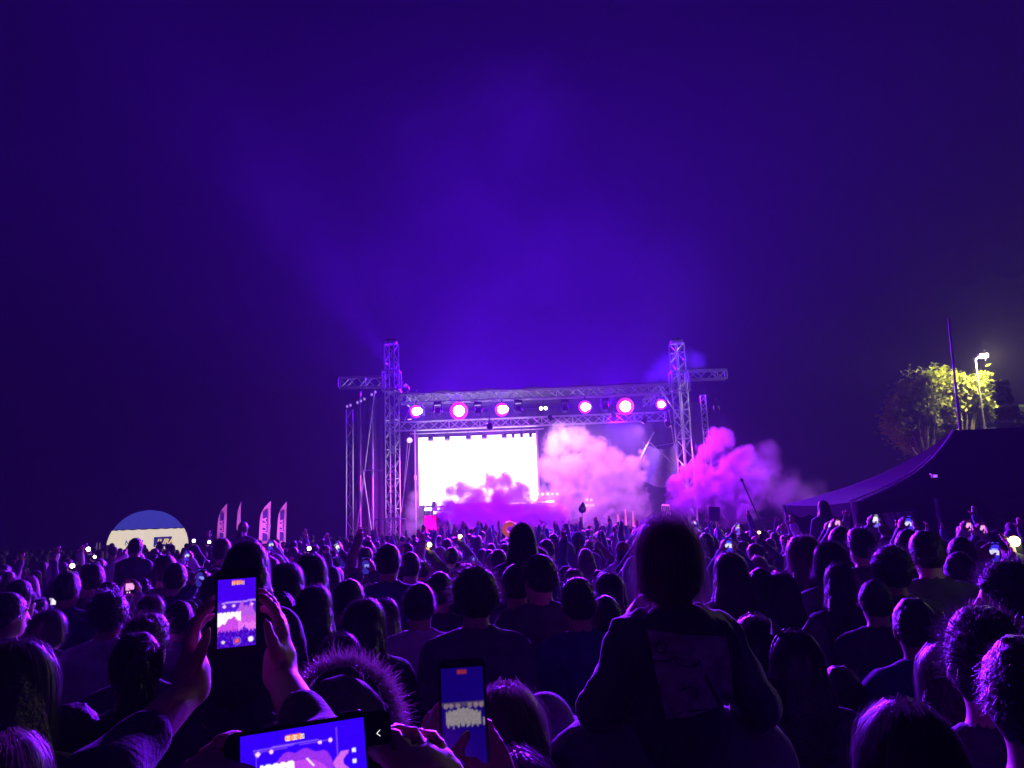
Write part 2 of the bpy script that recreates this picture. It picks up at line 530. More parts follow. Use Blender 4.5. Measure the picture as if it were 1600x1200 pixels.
for px, py, r, lab in BIG:
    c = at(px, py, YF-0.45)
    t = par_lamp('stage_lamp', c, (c.x*0.3, 0, 1.5), r, lab, m_lens, GB, yoke_top=0.30, rim=emissive('pink_halo', (1.0, 0.02, 0.62), 0.95))
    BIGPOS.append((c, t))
    if r < 0.23:                           # twin-lens models
        MB().lathe(c+Vector((r*0.62, 0.01, r*0.10)), (0, -1, -0.1), [(0, r*0.7), (0.02, r*0.6), (0.035, r*0.4)], 18).obj('lens', m_lens, t, True)
        MB().lathe(c+Vector((r*0.62, 0.25, r*0.10)), (0, -1, -0.1), [(0, r*0.5), (0.1, r*0.9), (0.23, r*0.96)], 18).obj('housing', M_BLACKPLASTIC, t, True)
    spot('beam', c+Vector((0, -0.12, 0)), (c.x*0.4, 2, 1.3), 48000, C_VIOLET, 48, 0.7, 0.12, t)
    spot('glow', c+Vector((0, -0.10, 0)), (c.x*0.5, 6, 0.5), 4000, C_PINK, 64, 0.9, 0.12, t)
# dark moving heads between them
for px, py, lab in ((684, 640, 'unlit moving head between the two left pink lamps'), (747, 640, 'unlit moving head right of the large left lamp'),
                    (810, 637, 'unlit moving head right of the third pink lamp'), (883, 636, 'unlit moving head left of the fourth pink lamp'),
                    (946, 634, 'unlit moving head between the two right pink lamps')):
    c = at(px, py, YF-0.2)
    t = empty('moving_head', c, lab, 'stage lamp', 'unlit moving heads on the front girder')
    MB().bbox(c+Vector((0, 0, 0.26)), (0.34, 0.28, 0.14), 0.02).obj('base', M_BLACKPLASTIC, t)
    for s in (-1, 1):
        MB().bbox(c+Vector((s*0.17, 0, 0.06)), (0.05, 0.14, 0.34), 0.015).obj('yoke_arm', M_BLACKPLASTIC, t)
    MB().lathe(c+Vector((0, 0.1, 0.06)), (0, -0.55, -0.8), [(0, 0.06), (0.05, 0.12), (0.28, 0.14), (0.33, 0.11)], 16).obj('head', M_BLACKPLASTIC, t, True)
    hd_ = t.children[-1] if t.children[-1].name.startswith('head') else [q for q in t.children if q.name.startswith('head')][0]
    MB().lathe(c+Vector((0, 0.1, 0.06))+Vector((0, -0.55, -0.8)).normalized()*0.325, (0, -0.55, -0.8), [(0, 0.1), (0.02, 0.08)], 16).obj('lens', mat('dull_glass', (0.3, 0.3, 0.4), 0.1), hd_)
# twin small lamps
c = at(849, 638, YF-0.3)
t = empty('twin_lamp', c, 'pair of small round white lamps hanging mid girder', 'stage lamp')
for s in (-0.1, 0.1):
    MB().lathe(c+Vector((s, 0.15, 0)), (0, -1, 0), [(0, 0.05), (0.12, 0.085), (0.14, 0.085)], 14).obj('housing', M_BLACKPLASTIC, t, True)
    MB().lathe(c+Vector((s, 0.0, 0)), (0, -1, 0), [(0, 0.075), (0.02, 0.06)], 14).obj('lens', emissive('white_lens', (1, 0.95, 1), 8), t, True)
MB().box(c+Vector((0, 0.08, 0.16)), (0.34, 0.05, 0.05)).obj('bracket', M_DARKMETAL, t)
MB().tube(c+Vector((0, 0.08, 0.16)), c+Vector((0, 0.08, 0.34)), 0.02).obj('hanger', M_DARKMETAL, t)
# wide violet washes set unseen behind the stage roof to light the haze
WASH = [(712, (-13, 20, 34), 'first from the left'), (790, (-4, 18, 36), 'second from the left'), (870, (3, 18, 36), 'third from the left'), (955, (13, 22, 34), 'last on the right')]
for px, tgt, which in WASH:
    c = at(px, 640, YB+2.2); c.z = zf+0.35
    t = empty('unseen_wash_lamp', (c.x, c.y, 0), 'unseen violet wash lamp on a tall stand behind the stage, '+which, 'stage lamp', 'unseen wash lamps behind the stage')
    d = (Vector(tgt)-c).normalized()
    MB().lathe(c-d*0.2, d, [(0, 0.05), (0.04, 0.1), (0.2, 0.12), (0.22, 0.12)], 14).obj('housing', M_BLACKPLASTIC, t, True)
    MB().lathe(c+d*0.02, d, [(0, 0.1), (0.015, 0.07)], 14).obj('lens', emissive('violet_lens', (0.25, 0.02, 1.0), 1.5), t, True)
    MB().tube((c.x, c.y, 0), (c.x, c.y, c.z-0.14), 0.035).obj('stand', M_DARKMETAL, t)
    MB().box((c.x, c.y, 0.03), (0.9, 0.9, 0.05)).obj('base', M_DARKMETAL, t)
    spot('wash', c+d*0.1, tgt, 50000, C_BLUE, 150, 1.0, 0.3, t)
# one narrow beam up to the left
c = at(634, 612, YF-0.2); c.z = zf+0.55
t = empty('beam_lamp', c, 'beam lamp beside the left tower throwing a faint shaft up to the left', 'stage lamp')
tgt = at(240, 60, 16)
d = (tgt-c).normalized()
MB().lathe(c-d*0.3, d, [(0, 0.06), (0.05, 0.11), (0.28, 0.12), (0.32, 0.12)], 14).obj('housing', M_BLACKPLASTIC, t, True)
MB().lathe(c+d*0.02, d, [(0, 0.1), (0.015, 0.07)], 14).obj('lens', MATS['violet_lens'], t, True)
MB().box((c.x, c.y, c.z-0.24), (0.2, 0.2, 0.06)).obj('base', M_DARKMETAL, t)
MB().box((c.x, c.y, c.z-0.13), (0.04, 0.26, 0.2)).obj('yoke', M_DARKMETAL, t)
spot('beam', c+d*0.1, tgt, 190000, C_BLUE, 15, 1.0, 0.05, t)
# row of PAR cans hanging before the upper edge of the screen
pipe_z = at(740, 674, 37.2).z
hp = tag(MB().tube((at(640, 674, 37.2).x, 37.2, pipe_z), (at(850, 674, 37.2).x, 37.2, pipe_z), 0.03).obj('lamp_pipe', M_ALU), 'thin pipe carrying the row of lamps above the screen', 'pipe')
for k, px in enumerate((673, 699, 732, 757, 788, 802, 815, 829)):
    c = at(px, 684, 37.15)
    c.z = pipe_z-0.32
    t = empty('par_can', c, ['first', 'second', 'third', 'fourth', 'fifth', 'sixth', 'seventh', 'eighth'][k]+' from the left of the small dark lamps before the top edge of the screen', 'stage lamp', 'dark lamps hanging before the screen')
    w = 0.13 if k < 5 else 0.08
    MB().lathe(c+Vector((0, 0, 0.16)), (0, -0.35, -0.9), [(0, w*0.5), (0.05, w), (0.24, w*1.1), (0.26, w*1.1)], 14).obj('housing', M_BLACKPLASTIC, t, True)
    hd_ = t.children[0]
    MB().lathe(c+Vector((0, 0, 0.16))+Vector((0, -0.35, -0.9)).normalized()*0.262, (0, -0.35, -0.9), [(0, w*0.95), (0.01, w*0.7)], 14).obj('lens', mat('dull_glass'), hd_)
    MB().box(c+Vector((0, 0.03, 0.25)), (0.03, 0.03, 0.24)).obj('hanger', M_DARKMETAL, t)
# small lamp on a stand left of the screen
c = at(640, 688, 36)
t = par_lamp('side_lamp', c, (c.x, 0, 2), 0.13, 'small lilac lamp left of the white screen', emissive('lilac_lens', (0.8, 0.45, 1.0), 2.0), None, 0.25, 0.2)
t['category'] = 'stage lamp'
p = at(648, 680, 36.5)
ps = empty('lit_pole', (p.x, 36.5, DECK), 'thin pale pole between the left tower and the screen', 'pole')
bar('pole', (p.x, 36.5, DECK), (p.x, 36.5, at(648, 672, 36.5).z), 0.035, mat('pale_pole', (0.8, 0.7, 0.8), 0.4), ps, 8)
MB().lathe((p.x, 36.5, at(648, 750, 36.5).z), (0, 0, 1), [(0, 0.04), (0.02, 0.06), (0.2, 0.06), (0.22, 0.04)], 10).obj('red_lamp', emissive('red_glow', (1, 0.1, 0.3), 1.2), ps)

# ---------------------------------------------------------------- stage furniture
def desk(x0, x1, z, y, label, lamps=()):
    cx = (x0+x1)/2
    t = empty('light_bar', (cx, y, DECK), label, 'light bar', 'glowing light bars on the stage')
    MB().bbox((cx, y, z), (x1-x0, 0.10, 0.08), 0.01).obj('tube', emissive('white_strip', (1.0, 0.8, 1.0), 7), t)
    MB().bbox((cx, y+0.12, z-0.03), (x1-x0+0.1, 0.10, 0.14), 0.01).obj('housing', M_DARKMETAL, t)
    for s in (x0+0.08, x1-0.08):
        MB().tube((s, y+0.12, DECK), (s, y+0.12, z-0.08), 0.025).obj('leg', M_DARKMETAL, t)
    for (lx, lz, r) in lamps:
        stem_ = MB().tube((lx, y+0.12, z+0.03), (lx, y+0.06, lz), 0.012).obj('stem', M_DARKMETAL, t)
        MB().lathe((lx, y+0.04, lz), (0, -1, 0), [(0, r*0.6), (0.03, r), (0.07, r*0.9), (0.09, r*0.4)], 12).obj('bulb', emissive('white_bulb', (1.0, 0.75, 1.0), 9), stem_, True)
    return t
Y1 = 35.0
a, b = at(787, 787, Y1), at(823, 786, Y1)
desk(a.x, b.x, a.z, Y1, 'glowing white light bar below the screen with small lamps at its left', [(at(783, 776, Y1).x, at(783, 776, Y1).z, .04), (at(791, 776, Y1).x, at(791, 776, Y1).z, .04), (at(789, 783, Y1).x, at(789, 783, Y1).z, .035)])
a, b = at(828, 785, Y1), at(866, 784, Y1)
desk(a.x, b.x, a.z, Y1, 'glowing white light bar right of the screen under a row of bulbs', [(at(x, 772, Y1).x, at(x, 772, Y1).z, r) for x, r in ((826, .07), (834, .06), (841, .03), (848, .045), (856, .05), (863, .035), (871, .05))])
a, b = at(915, 790, Y1), at(929, 789, Y1)
desk(a.x, b.x, a.z, Y1, 'short glowing bar with two bulbs inside the pale smoke', [(at(x, 781, Y1).x, at(x, 781, Y1).z, .05) for x in (917, 924)])
# left booth: shelves with white strips, pink cloth, speaker
Y2 = 34.6
t = empty('mixing_booth', (at(682, 800, Y2).x, Y2, DECK), 'open booth with white lit shelves at the left of the stage', 'booth')
for (xa_, xb_, yy, hh) in ((664, 673, 788, 4), (664, 674, 796, 4), (684, 697, 789, 3), (684, 699, 795, 3), (678, 706, 801, 4)):
    pa, pb = at(xa_, yy, Y2), at(xb_, yy, Y2)
    MB().bbox(((pa.x+pb.x)/2, Y2, pa.z), (pb.x-pa.x, 0.3, hh*Y2/F), 0.01).obj('lit_shelf', emissive('white_strip', (1, .8, 1), 7), t)
for x in (663, 675.5, 683, 707):
    p = at(x, 795, Y2)
    MB().box((p.x, Y2+0.1, (DECK+at(690, 784, Y2).z)/2), (0.05, 0.3, at(690, 784, Y2).z-DECK)).obj('post', M_DARKMETAL, t)
p = at(678.5, 795, Y2)
MB().bbox((p.x, Y2, at(678, 793, Y2).z), (0.16, 0.25, 0.55), 0.02).obj('amplifier', mat('grey_amplifier', (0.12, 0.11, 0.14), 0.4), t)
p0, p1 = at(663, 806, 33.4), at(683, 838, 33.4)
vv, ff = [], []
for j in range(13):
    for i in range(17):
        u, v = i/16, j/12
        vv.append((p0.x+(p1.x-p0.x)*u+0.03*math.sin(v*2)*(1-u), 33.4-0.04*math.sin(u*19+v)-0.02*math.sin(u*37+2*v), p0.z+(0.4-p0.z)*v))
for j in range(12):
    for i in range(16):
        q = j*17+i
        ff.append((q, q+17, q+18, q+1))
tag(mesh_obj('pink_banner', vv, ff, mat('pink_glow_cloth', (0.9, 0.03, 0.28), 0.7, emit=(1.0, 0.0, 0.30), estr=0.45), smooth=True), 'hot pink cloth banner glowing as if lit from behind below the left booth', 'banner')  # cloth emits by itself in place of light from behind
c = at(692, 819, 33.6)
t = empty('loudspeaker', (c.x, c.y, 0.6), 'tall black loudspeaker right of the pink banner', 'loudspeaker')
cab_ = MB().bbox((c.x, c.y, c.z-0.25), (0.5, 0.5, 1.5), 0.03).obj('cabinet', M_BLACKPLASTIC, t)
MB().bbox((c.x, c.y-0.26, c.z-0.25), (0.42, 0.02, 1.4), 0.005).obj('grille', mat('speaker_grille', (0.05, 0.05, 0.06), 0.7), cab_)
MB().bbox((c.x, c.y, (c.z-1.0)/2), (0.6, 0.6, c.z-1.0), 0.02).obj('plinth', M_DARKMETAL, t)
# barrier frames at the foot of the left tower
for xa_, xb_, yy, lab in ((606, 624, 810, 'pale tube barrier frame in front of the left tower foot'), (614, 634, 811, 'pale tube barrier frame right of the left tower foot'), (586, 603, 812, 'reddish tube barrier frame left of the left tower foot')):
    pa, pb = at(xa_, yy, 31.6), at(xb_, yy, 31.6)
    t = empty('barrier_frame', ((pa.x+pb.x)/2, 31.6, 0), lab, 'barrier', 'tube barriers before the stage')
    bar('post', (pa.x, 31.6, 0), pa, 0.03, M_ALU, t, 8); bar('post', (pb.x, 31.6, 0), (pb.x, 31.6, pa.z), 0.03, M_ALU, t, 8)
    bar('rail', (pa.x, 31.6, pa.z), (pb.x, 31.6, pa.z), 0.03, M_ALU, t, 8); bar('rail', (pa.x, 31.6, 1.0), (pb.x, 31.6, 1.0), 0.02, M_ALU, t, 8)
    for i in range(1, 6):
        x = pa.x+(pb.x-pa.x)*i/6
        bar('picket', (x, 31.6, 0.2), (x, 31.6, 1.0), 0.01, M_ALU, t)
pa, pb = at(1034, 790, 32), at(1046, 789, 32)
t = empty('barrier_frame', ((pa.x+pb.x)/2, 32, 0), 'pale slatted barrier frame before the right smoke cloud', 'barrier', 'tube barriers before the stage')
bar('rail', pa, (pb.x, pb.y, pa.z), 0.04, M_ALU, t, 8); bar('rail', (pa.x, 32, 1.0), (pb.x, 32, 1.0), 0.03, M_ALU, t, 8)
for i in range(5):
    x = pa.x+(pb.x-pa.x)*i/4
    bar('picket', (x, 32, 0.05), (x, 32, pa.z), 0.02, M_ALU, t)

# fill lamps added to light and colour the smoke and stage haze
def fixture(c, tgt, energy, col, size, label, lensmat):
    c = Vector(c); d = (Vector(tgt)-c).normalized()
    t = empty('smoke_fill_lamp', c, label, 'stage lamp', 'fill lamps added for the smoke and haze')
    MB().lathe(c-d*0.25, d, [(0, 0.05), (0.05, 0.1), (0.22, 0.12), (0.24, 0.12)], 14).obj('housing', M_BLACKPLASTIC, t, True)
    MB().lathe(c+d*0.0, d, [(0, 0.1), (0.02, 0.07)], 14).obj('lens', lensmat, t, True)
    MB().tube(c-d*0.12, c-d*0.12+Vector((0, 0, 0.35)), 0.02).obj('hanger', M_DARKMETAL, t)
    spot('beam', c+d*0.08, tgt, energy, col, size, 0.7, 0.1, t)
    return t
# ================================================================== smoke clouds
def smoke(name, label, Y, balls, color, dens, noise_scale, amp, sharp, aniso=0.0, depth=1.0, step=0.35, absorb=None, soft=0.15, detail=4):
    """closed hull round a set of puffs; the density inside is procedural (puffs torn by fractal noise)"""
    pts = [(at(x, y, Y), r*Y/F) for x, y, r in balls]
    lo = Vector((min(p.x-r*1.25 for p, r in pts), min(p.y-r*1.25*depth for p, r in pts), max(0.02, min(p.z-r*1.25 for p, r in pts))))
    hi = Vector((max(p.x+r*1.25 for p, r in pts), max(p.y+r*1.25*depth for p, r in pts), max(p.z+r*1.25 for p, r in pts)))
    m = bpy.data.materials.new(name); m.use_nodes = True
    nt = m.node_tree; nt.nodes.clear()
    out = nt.nodes.new('ShaderNodeOutputMaterial')
    pv = nt.nodes.new('ShaderNodeVolumePrincipled')
    pv.inputs['Color'].default_value = (*color, 1)
    pv.inputs['Anisotropy'].default_value = aniso
    if absorb:
        pv.inputs['Absorption Color'].default_value = (*absorb, 1)
    nt.links.new(pv.outputs[0], out.inputs['Volume'])
    geo = nt.nodes.new('ShaderNodeNewGeometry')
    prev = None
    for p, r in pts:
        s = nt.nodes.new('ShaderNodeVectorMath'); s.operation = 'SUBTRACT'
        nt.links.new(geo.outputs['Position'], s.inputs[0]); s.inputs[1].default_value = p
        sc_ = nt.nodes.new('ShaderNodeVectorMath'); sc_.operation = 'MULTIPLY'
        nt.links.new(s.outputs[0], sc_.inputs[0]); sc_.inputs[1].default_value = (1/r, 1/(r*depth), 1/r)
        ln = nt.nodes.new('ShaderNodeVectorMath'); ln.operation = 'LENGTH'
        nt.links.new(sc_.outputs[0], ln.inputs[0])
        if prev is None:
            prev = ln.outputs['Value']
        else:
            mn = nt.nodes.new('ShaderNodeMath'); mn.operation = 'SMOOTH_MIN'
            nt.links.new(prev, mn.inputs[0]); nt.links.new(ln.outputs['Value'], mn.inputs[1]); mn.inputs[2].default_value = soft
            prev = mn.outputs[0]
    nz = nt.nodes.new('ShaderNodeTexNoise'); nz.inputs['Scale'].default_value = noise_scale; nz.inputs['Detail'].default_value = detail
    nz.inputs['Roughness'].default_value = 0.6; nz.inputs['Distortion'].default_value = 0.4
    nt.links.new(geo.outputs['Position'], nz.inputs['Vector'])
    ma = nt.nodes.new('ShaderNodeMath'); ma.operation = 'MULTIPLY_ADD'           # (noise-.5)*amp + 1 - d
    nt.links.new(nz.outputs['Fac'], ma.inputs[0]); ma.inputs[1].default_value = amp; ma.inputs[2].default_value = 1-0.5*amp
    sb = nt.nodes.new('ShaderNodeMath'); sb.operation = 'SUBTRACT'
    nt.links.new(ma.outputs[0], sb.inputs[0]); nt.links.new(prev, sb.inputs[1])
    mr = nt.nodes.new('ShaderNodeMapRange'); mr.inputs['From Min'].default_value = 0.0; mr.inputs['From Max'].default_value = sharp
    mr.inputs['To Min'].default_value = 0.0; mr.inputs['To Max'].default_value = dens
    nt.links.new(sb.outputs[0], mr.inputs['Value'])
    nt.links.new(mr.outputs['Result'], pv.inputs['Density'])
    m.cycles.volume_step_rate = step
    c = (lo+hi)/2; s = hi-lo
    o = MB().box(c, s).obj(name, m)
    return tag(o, label, 'smoke', kind='stuff')

smoke('smoke_cloud', 'dense white and pink smoke cloud boiling up right of the screen', 34.8,
      [(866, 696, 22), (884, 684, 20), (905, 688, 24), (930, 704, 26), (958, 722, 24), (985, 728, 20), (1003, 722, 14), (860, 732, 26), (895, 738, 38), (940, 752, 38), (985, 752, 28), (880, 785, 42), (930, 790, 46), (985, 790, 34), (850, 800, 36), (1002, 706, 7)],
      (0.93, 0.64, 0.97), 5.0, 2.3, 1.7, 0.85, 0.0, 0.5, 0.14, soft=0.3, detail=6)
smoke('smoke_cloud', 'magenta smoke bank in front of the lower edge of the white screen', 33.2,
      [(704, 768, 16), (722, 766, 20), (746, 774, 22), (768, 754, 20), (790, 752, 21), (812, 770, 24), (700, 794, 24), (738, 788, 28), (785, 784, 32), (725, 806, 30), (765, 806, 36), (808, 806, 34), (842, 806, 28), (870, 812, 24)],
      (0.62, 0.20, 0.97), 11.0, 3.0, 1.5, 0.7, 0.0, 0.5, 0.14, soft=0.35, detail=6)
smoke('smoke_cloud', 'billowing purple smoke column right of the right tower', 30.6,
      [(1058, 756, 18), (1072, 740, 16), (1090, 730, 18), (1103, 708, 18), (1118, 692, 20), (1130, 680, 16), (1116, 674, 9), (1138, 690, 14), (1068, 786, 28), (1108, 765, 40), (1145, 742, 36), (1165, 712, 20), (1150, 785, 40), (1185, 758, 28)],
      (0.70, 0.28, 0.97), 8.0, 2.4, 1.7, 0.75, 0.0, 0.5, 0.14, soft=0.35, detail=6)
smoke('smoke_cloud', 'thin violet smoke drifting off right of the purple column', 30.0,
      [(1190, 740, 40), (1225, 768, 40), (1265, 782, 36), (1200, 705, 20)],
      (0.7, 0.4, 0.97), 0.9, 1.4, 1.6, 0.9, 0.1, 0.6, 0.4)
smoke('smoke_cloud', 'pale pink smoke puff beside the foot of the left tower', 35.3,
      [(646, 800, 20), (650, 776, 13), (640, 826, 18), (656, 822, 18), (655, 756, 7)],
      (0.9, 0.6, 0.95), 2.0, 2.0, 1.3, 0.7, 0.1, 0.6, 0.3)
smoke('smoke_cloud', 'faint blue dome of smoke round the head of the right tower', 32.4,
      [(1042, 578, 30), (1085, 566, 26), (1020, 590, 20), (1062, 596, 24)],
      (0.6, 0.4, 1.0), 0.7, 1.6, 1.0, 0.7, 0.0, 0.5, 0.3)

smoke('drifting_smoke', 'faint smoke drifting high over the stage in the violet light', 31.0,
      [(560, 420, 150), (700, 330, 170), (760, 500, 130), (900, 400, 150), (1030, 470, 130), (430, 300, 130), (820, 180, 140)],
      (0.8, 0.75, 1.0), 0.010, 0.22, 2.6, 1.2, 0.0, 0.35, 0.9, soft=0.5, detail=4)

PL_ = emissive('pink_lens', (1, .3, .9), 3)
fixture(at(862, 656, 33.3), at(905, 720, 34.6), 2100, (1.0, 0.48, 1.0), 120, 'added white-pink fill lamp shining into the smoke right of the screen', PL_)
fixture(at(1005, 660, 33.2), at(950, 740, 34.6), 1800, (0.80, 0.22, 1.0), 120, 'added lilac fill lamp near the right end of the stage', PL_)
fixture(at(765, 668, 28.5), at(770, 795, 33.2), 12000, (0.50, 0.02, 1.0), 100, 'added purple fill lamp shining onto the smoke in front of the screen', PL_)
fixture(at(1046, 665, 29.6), at(1110, 745, 30.6), 3600, (0.62, 0.04, 1.0), 110, 'added purple fill lamp left of the right tower aimed at the smoke column', PL_)
fixture(at(1120, 640, 28.6), at(1140, 745, 30.6), 1700, (0.36, 0.03, 1.0), 110, 'added violet fill lamp above the smoke column right of the right tower', PL_)
fixture(at(960, 650, 36.5), at(985, 690, 38), 1500, C_BLUE, 140, 'added blue fill lamp at the rear right of the stage', MATS['violet_lens'])
fixture(at(640, 655, 35.0), at(645, 810, 35.3), 500, (1.0, 0.4, 0.8), 60, 'small added pink fill lamp above the pale puff left of the screen', PL_)

# ---------------------------------------------------------------- the air: even haze round everything
hm = bpy.data.materials.new('haze_air'); hm.use_nodes = True
nt = hm.node_tree; nt.nodes.clear()
out = nt.nodes.new('ShaderNodeOutputMaterial'); pv = nt.nodes.new('ShaderNodeVolumePrincipled')
pv.inputs['Color'].default_value = (0.75, 0.70, 1.0, 1); pv.inputs['Density'].default_value = 0.0012; pv.inputs['Anisotropy'].default_value = 0.0
nt.links.new(pv.outputs[0], out.inputs['Volume'])
tag(MB().box((0, 40, 12.0), (230, 230, 26)).obj('haze', hm), 'thin violet haze hanging over the whole field', kind='stuff')
# denser haze held under the stage roof
hm2 = hm.copy(); hm2.name = 'stage_haze_air'
hm2.node_tree.nodes['Principled Volume'].inputs['Density'].default_value = 0.022
tag(MB().box(((XL+XR)/2, (YF+YB)/2+0.4, (DECK+zf)/2+0.1), (XR-XL-1.3, YB-YF, zf-DECK-0.5)).obj('stage_haze', hm2), 'blue haze held under the stage roof', kind='stuff')

# ================================================================== dome tent at the left
YD = 42.0
dc = at(232, 840, YD)
R_D = 55.5*YD/F
top_z = at(232, 797, YD).z
ring_z = at(232, 827, YD).z
dome = empty('dome_tent', (dc.x, YD, 0), 'glowing inflatable dome tent, blue on top and cream below, left of the flags', 'tent')
cz = top_z-R_D*1.02
def dome_r(z):
    q = 1-((z-cz)/(R_D*1.02))**2
    return R_D*math.sqrt(max(q, 0.0))
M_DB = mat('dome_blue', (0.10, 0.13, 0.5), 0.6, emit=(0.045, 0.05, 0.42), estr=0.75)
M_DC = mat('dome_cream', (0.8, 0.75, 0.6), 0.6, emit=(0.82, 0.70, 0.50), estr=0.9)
NG = 20
def gore(z_lo, z_hi, k, nz, name, m_, push):
    a0, a1 = 2*math.pi*k/NG, 2*math.pi*(k+1)/NG
    v, f = [], []
    na = 6
    for j in range(nz+1):
        z = z_lo+(z_hi-z_lo)*j/nz
        r0 = dome_r(z)
        for i in range(na+1):
            u = i/na
            r = r0*(0.985+0.03*math.sin(math.pi*u)) + push
            a = a0+(a1-a0)*u
            v.append((dc.x+r*math.cos(a), YD+r*math.sin(a), z))
    for j in range(nz):
        for i in range(na):
            q = j*(na+1)+i
            f.append((q, q+1, q+na+2, q+na+1))
    return mesh_obj(name, v, f, m_, dome, smooth=True)
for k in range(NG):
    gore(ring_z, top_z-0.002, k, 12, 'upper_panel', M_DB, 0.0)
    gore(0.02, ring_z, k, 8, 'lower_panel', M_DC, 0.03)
rv = MB()
for k in range(48):
    a0, a1 = 2*math.pi*k/48, 2*math.pi*(k+1)/48; r = dome_r(ring_z)+0.03
    rv.tube((dc.x+r*math.cos(a0), YD+r*math.sin(a0), ring_z), (dc.x+r*math.cos(a1), YD+r*math.sin(a1), ring_z), 0.03, n=6)
rv.obj('rim_seam', mat('navy_seam', (0.03, 0.04, 0.15), 0.6), dome)
ztext = at(255, 846, YD-R_D).z
def on_dome(px, z, push):
    r = dome_r(z)*1.015+0.03+push
    y = YD-r*0.9
    for _ in range(12):
        x = min(max(at(px, 848, y).x-dc.x, -0.97*r), 0.97*r)
        y = YD-math.sqrt(r*r-x*x)
    return Vector((dc.x+x, YD-math.sqrt(r*r-x*x), z)), math.atan2(x, math.sqrt(r*r-x*x))
def dome_patch(pxa, pxb, z_lo, z_hi, name, m_, push):
    v, f = [], []
    for j in range(7):
        z = z_lo+(z_hi-z_lo)*j/6
        for i in range(11):
            v.append(tuple(on_dome(pxa+(pxb-pxa)*i/10, z, push)[0]))
    for j in range(6):
        for i in range(10):
            q = j*11+i
            f.append((q, q+1, q+12, q+11))
    return mesh_obj(name, v, f, m_, dome, smooth=True)
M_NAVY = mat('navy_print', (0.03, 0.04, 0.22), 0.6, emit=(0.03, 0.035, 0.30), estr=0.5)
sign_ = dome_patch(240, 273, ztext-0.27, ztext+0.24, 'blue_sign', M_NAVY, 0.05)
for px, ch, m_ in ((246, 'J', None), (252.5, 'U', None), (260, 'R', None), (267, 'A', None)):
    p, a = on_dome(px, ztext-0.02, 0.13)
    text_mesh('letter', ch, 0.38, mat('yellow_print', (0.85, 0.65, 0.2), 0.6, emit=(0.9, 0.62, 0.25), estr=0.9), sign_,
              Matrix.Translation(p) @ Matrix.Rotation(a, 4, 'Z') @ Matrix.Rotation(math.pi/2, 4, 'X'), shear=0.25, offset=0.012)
for px, ch in ((199, 'N'), (222, 'I')):
    p, a = on_dome(px, ztext-0.02, 0.04)
    text_mesh('letter', ch, 0.36, M_NAVY, dome, Matrix.Translation(p) @ Matrix.Rotation(a, 4, 'Z') @ Matrix.Rotation(math.pi/2, 4, 'X'), shear=0.1, offset=0.004)
# grey panels left of the dome
pa, pb = at(157, 852, 40), at(177, 878, 40)
t = empty('site_fence', ((pa.x+pb.x)/2, 40, 0), 'dull grey fence panel left of the dome tent', 'fence')
MB().box(((pa.x+pb.x)/2, 40, pa.z/2), (pb.x-pa.x, 0.05, pa.z)).obj('panel', mat('grey_sheet', (0.3, 0.28, 0.34), 0.6, var=0.15), t)
for px in (151, 155.5):
    p = at(px, 848, 40)
    bar('post', (p.x, 40, 0), p, 0.035, M_ALU, t)

# ================================================================== feather flags
def flag(px, py_top, py_bot, w_px, label, turn, txt=True):
    Y = 40.0
    top = at(px, py_top, Y); x = top.x
    H = top.z
    t = empty('feather_flag', (x, Y, 0), label, 'flag', 'feather flags left of the stage')
    w = w_px*Y/F
    zb = at(px, py_bot, Y).z-0.25
    pole_x = x+w*0.42
    pts = []
    for i in range(17):
        u = i/16
        pts.append(Vector((pole_x-0.0*u, Y, 0.0+(H-0.02)*u)))
    MB().path(pts[::4], 0.02).obj('pole', mat('white_pole', (0.6, 0.6, 0.6), 0.4), t)
    v, f = [], []
    nz, nx_ = 26, 8
    lean = 0.10
    for j in range(nz+1):
        u = j/nz; z = zb+(H-zb)*u
        left = w*(1.0 - max(0, (u-0.55)/0.45)**2.4)
        for i in range(nx_+1):
            s = i/nx_
            xx = pole_x - left*(1-s) + (lean*(u-0.5))
            v.append((xx, Y-0.03-0.05*math.sin(s*4+u*3)*(1-s), z))
    for j in range(nz):
        for i in range(nx_):
            q = j*(nx_+1)+i
            f.append((q, q+1, q+nx_+2, q+nx_+1))
    sail_ = mesh_obj('sail', v, f, mat('flag_cloth', (0.85, 0.5, 0.62), 0.7, trans=0.3), t, smooth=True)
    if txt:
        zc = zb+(H-zb)*0.42; hh = (H-zb)*0.70
        MB().box((pole_x-w*0.42, Y-0.115, zc), (w*0.50, 0.012, hh)).obj('navy_stripe', mat('flag_navy', (0.05, 0.03, 0.2), 0.7), sail_)
        text_mesh('letters', 'JURA', w*0.62, mat('flag_pink', (0.85, 0.5, 0.62), 0.7), sail_,
                  Matrix.Translation((pole_x-w*0.44, Y-0.128, zc)) @ Matrix.Rotation(math.pi/2, 4, 'X') @ Matrix.Rotation(math.pi/2, 4, 'Z'), shear=0.2, offset=0.01, squash=1.15)
    MB().box((pole_x, Y, 0.05), (0.4, 0.4, 0.08)).obj('foot', M_DARKMETAL, t)
    return t
flag(349, 787, 842, 12, 'leftmost pink feather flag with dark lettering, nearest the dome', 0)
flag(374.5, 784, 820, 4, 'feather flag seen edge-on as a thin pink blade', 0, False)
flag(416, 783, 842, 15, 'widest pink feather flag with dark lettering, third from the left', 0)
flag(442, 784, 842, 12, 'rightmost pink feather flag with dark lettering, nearest the stage', 0)

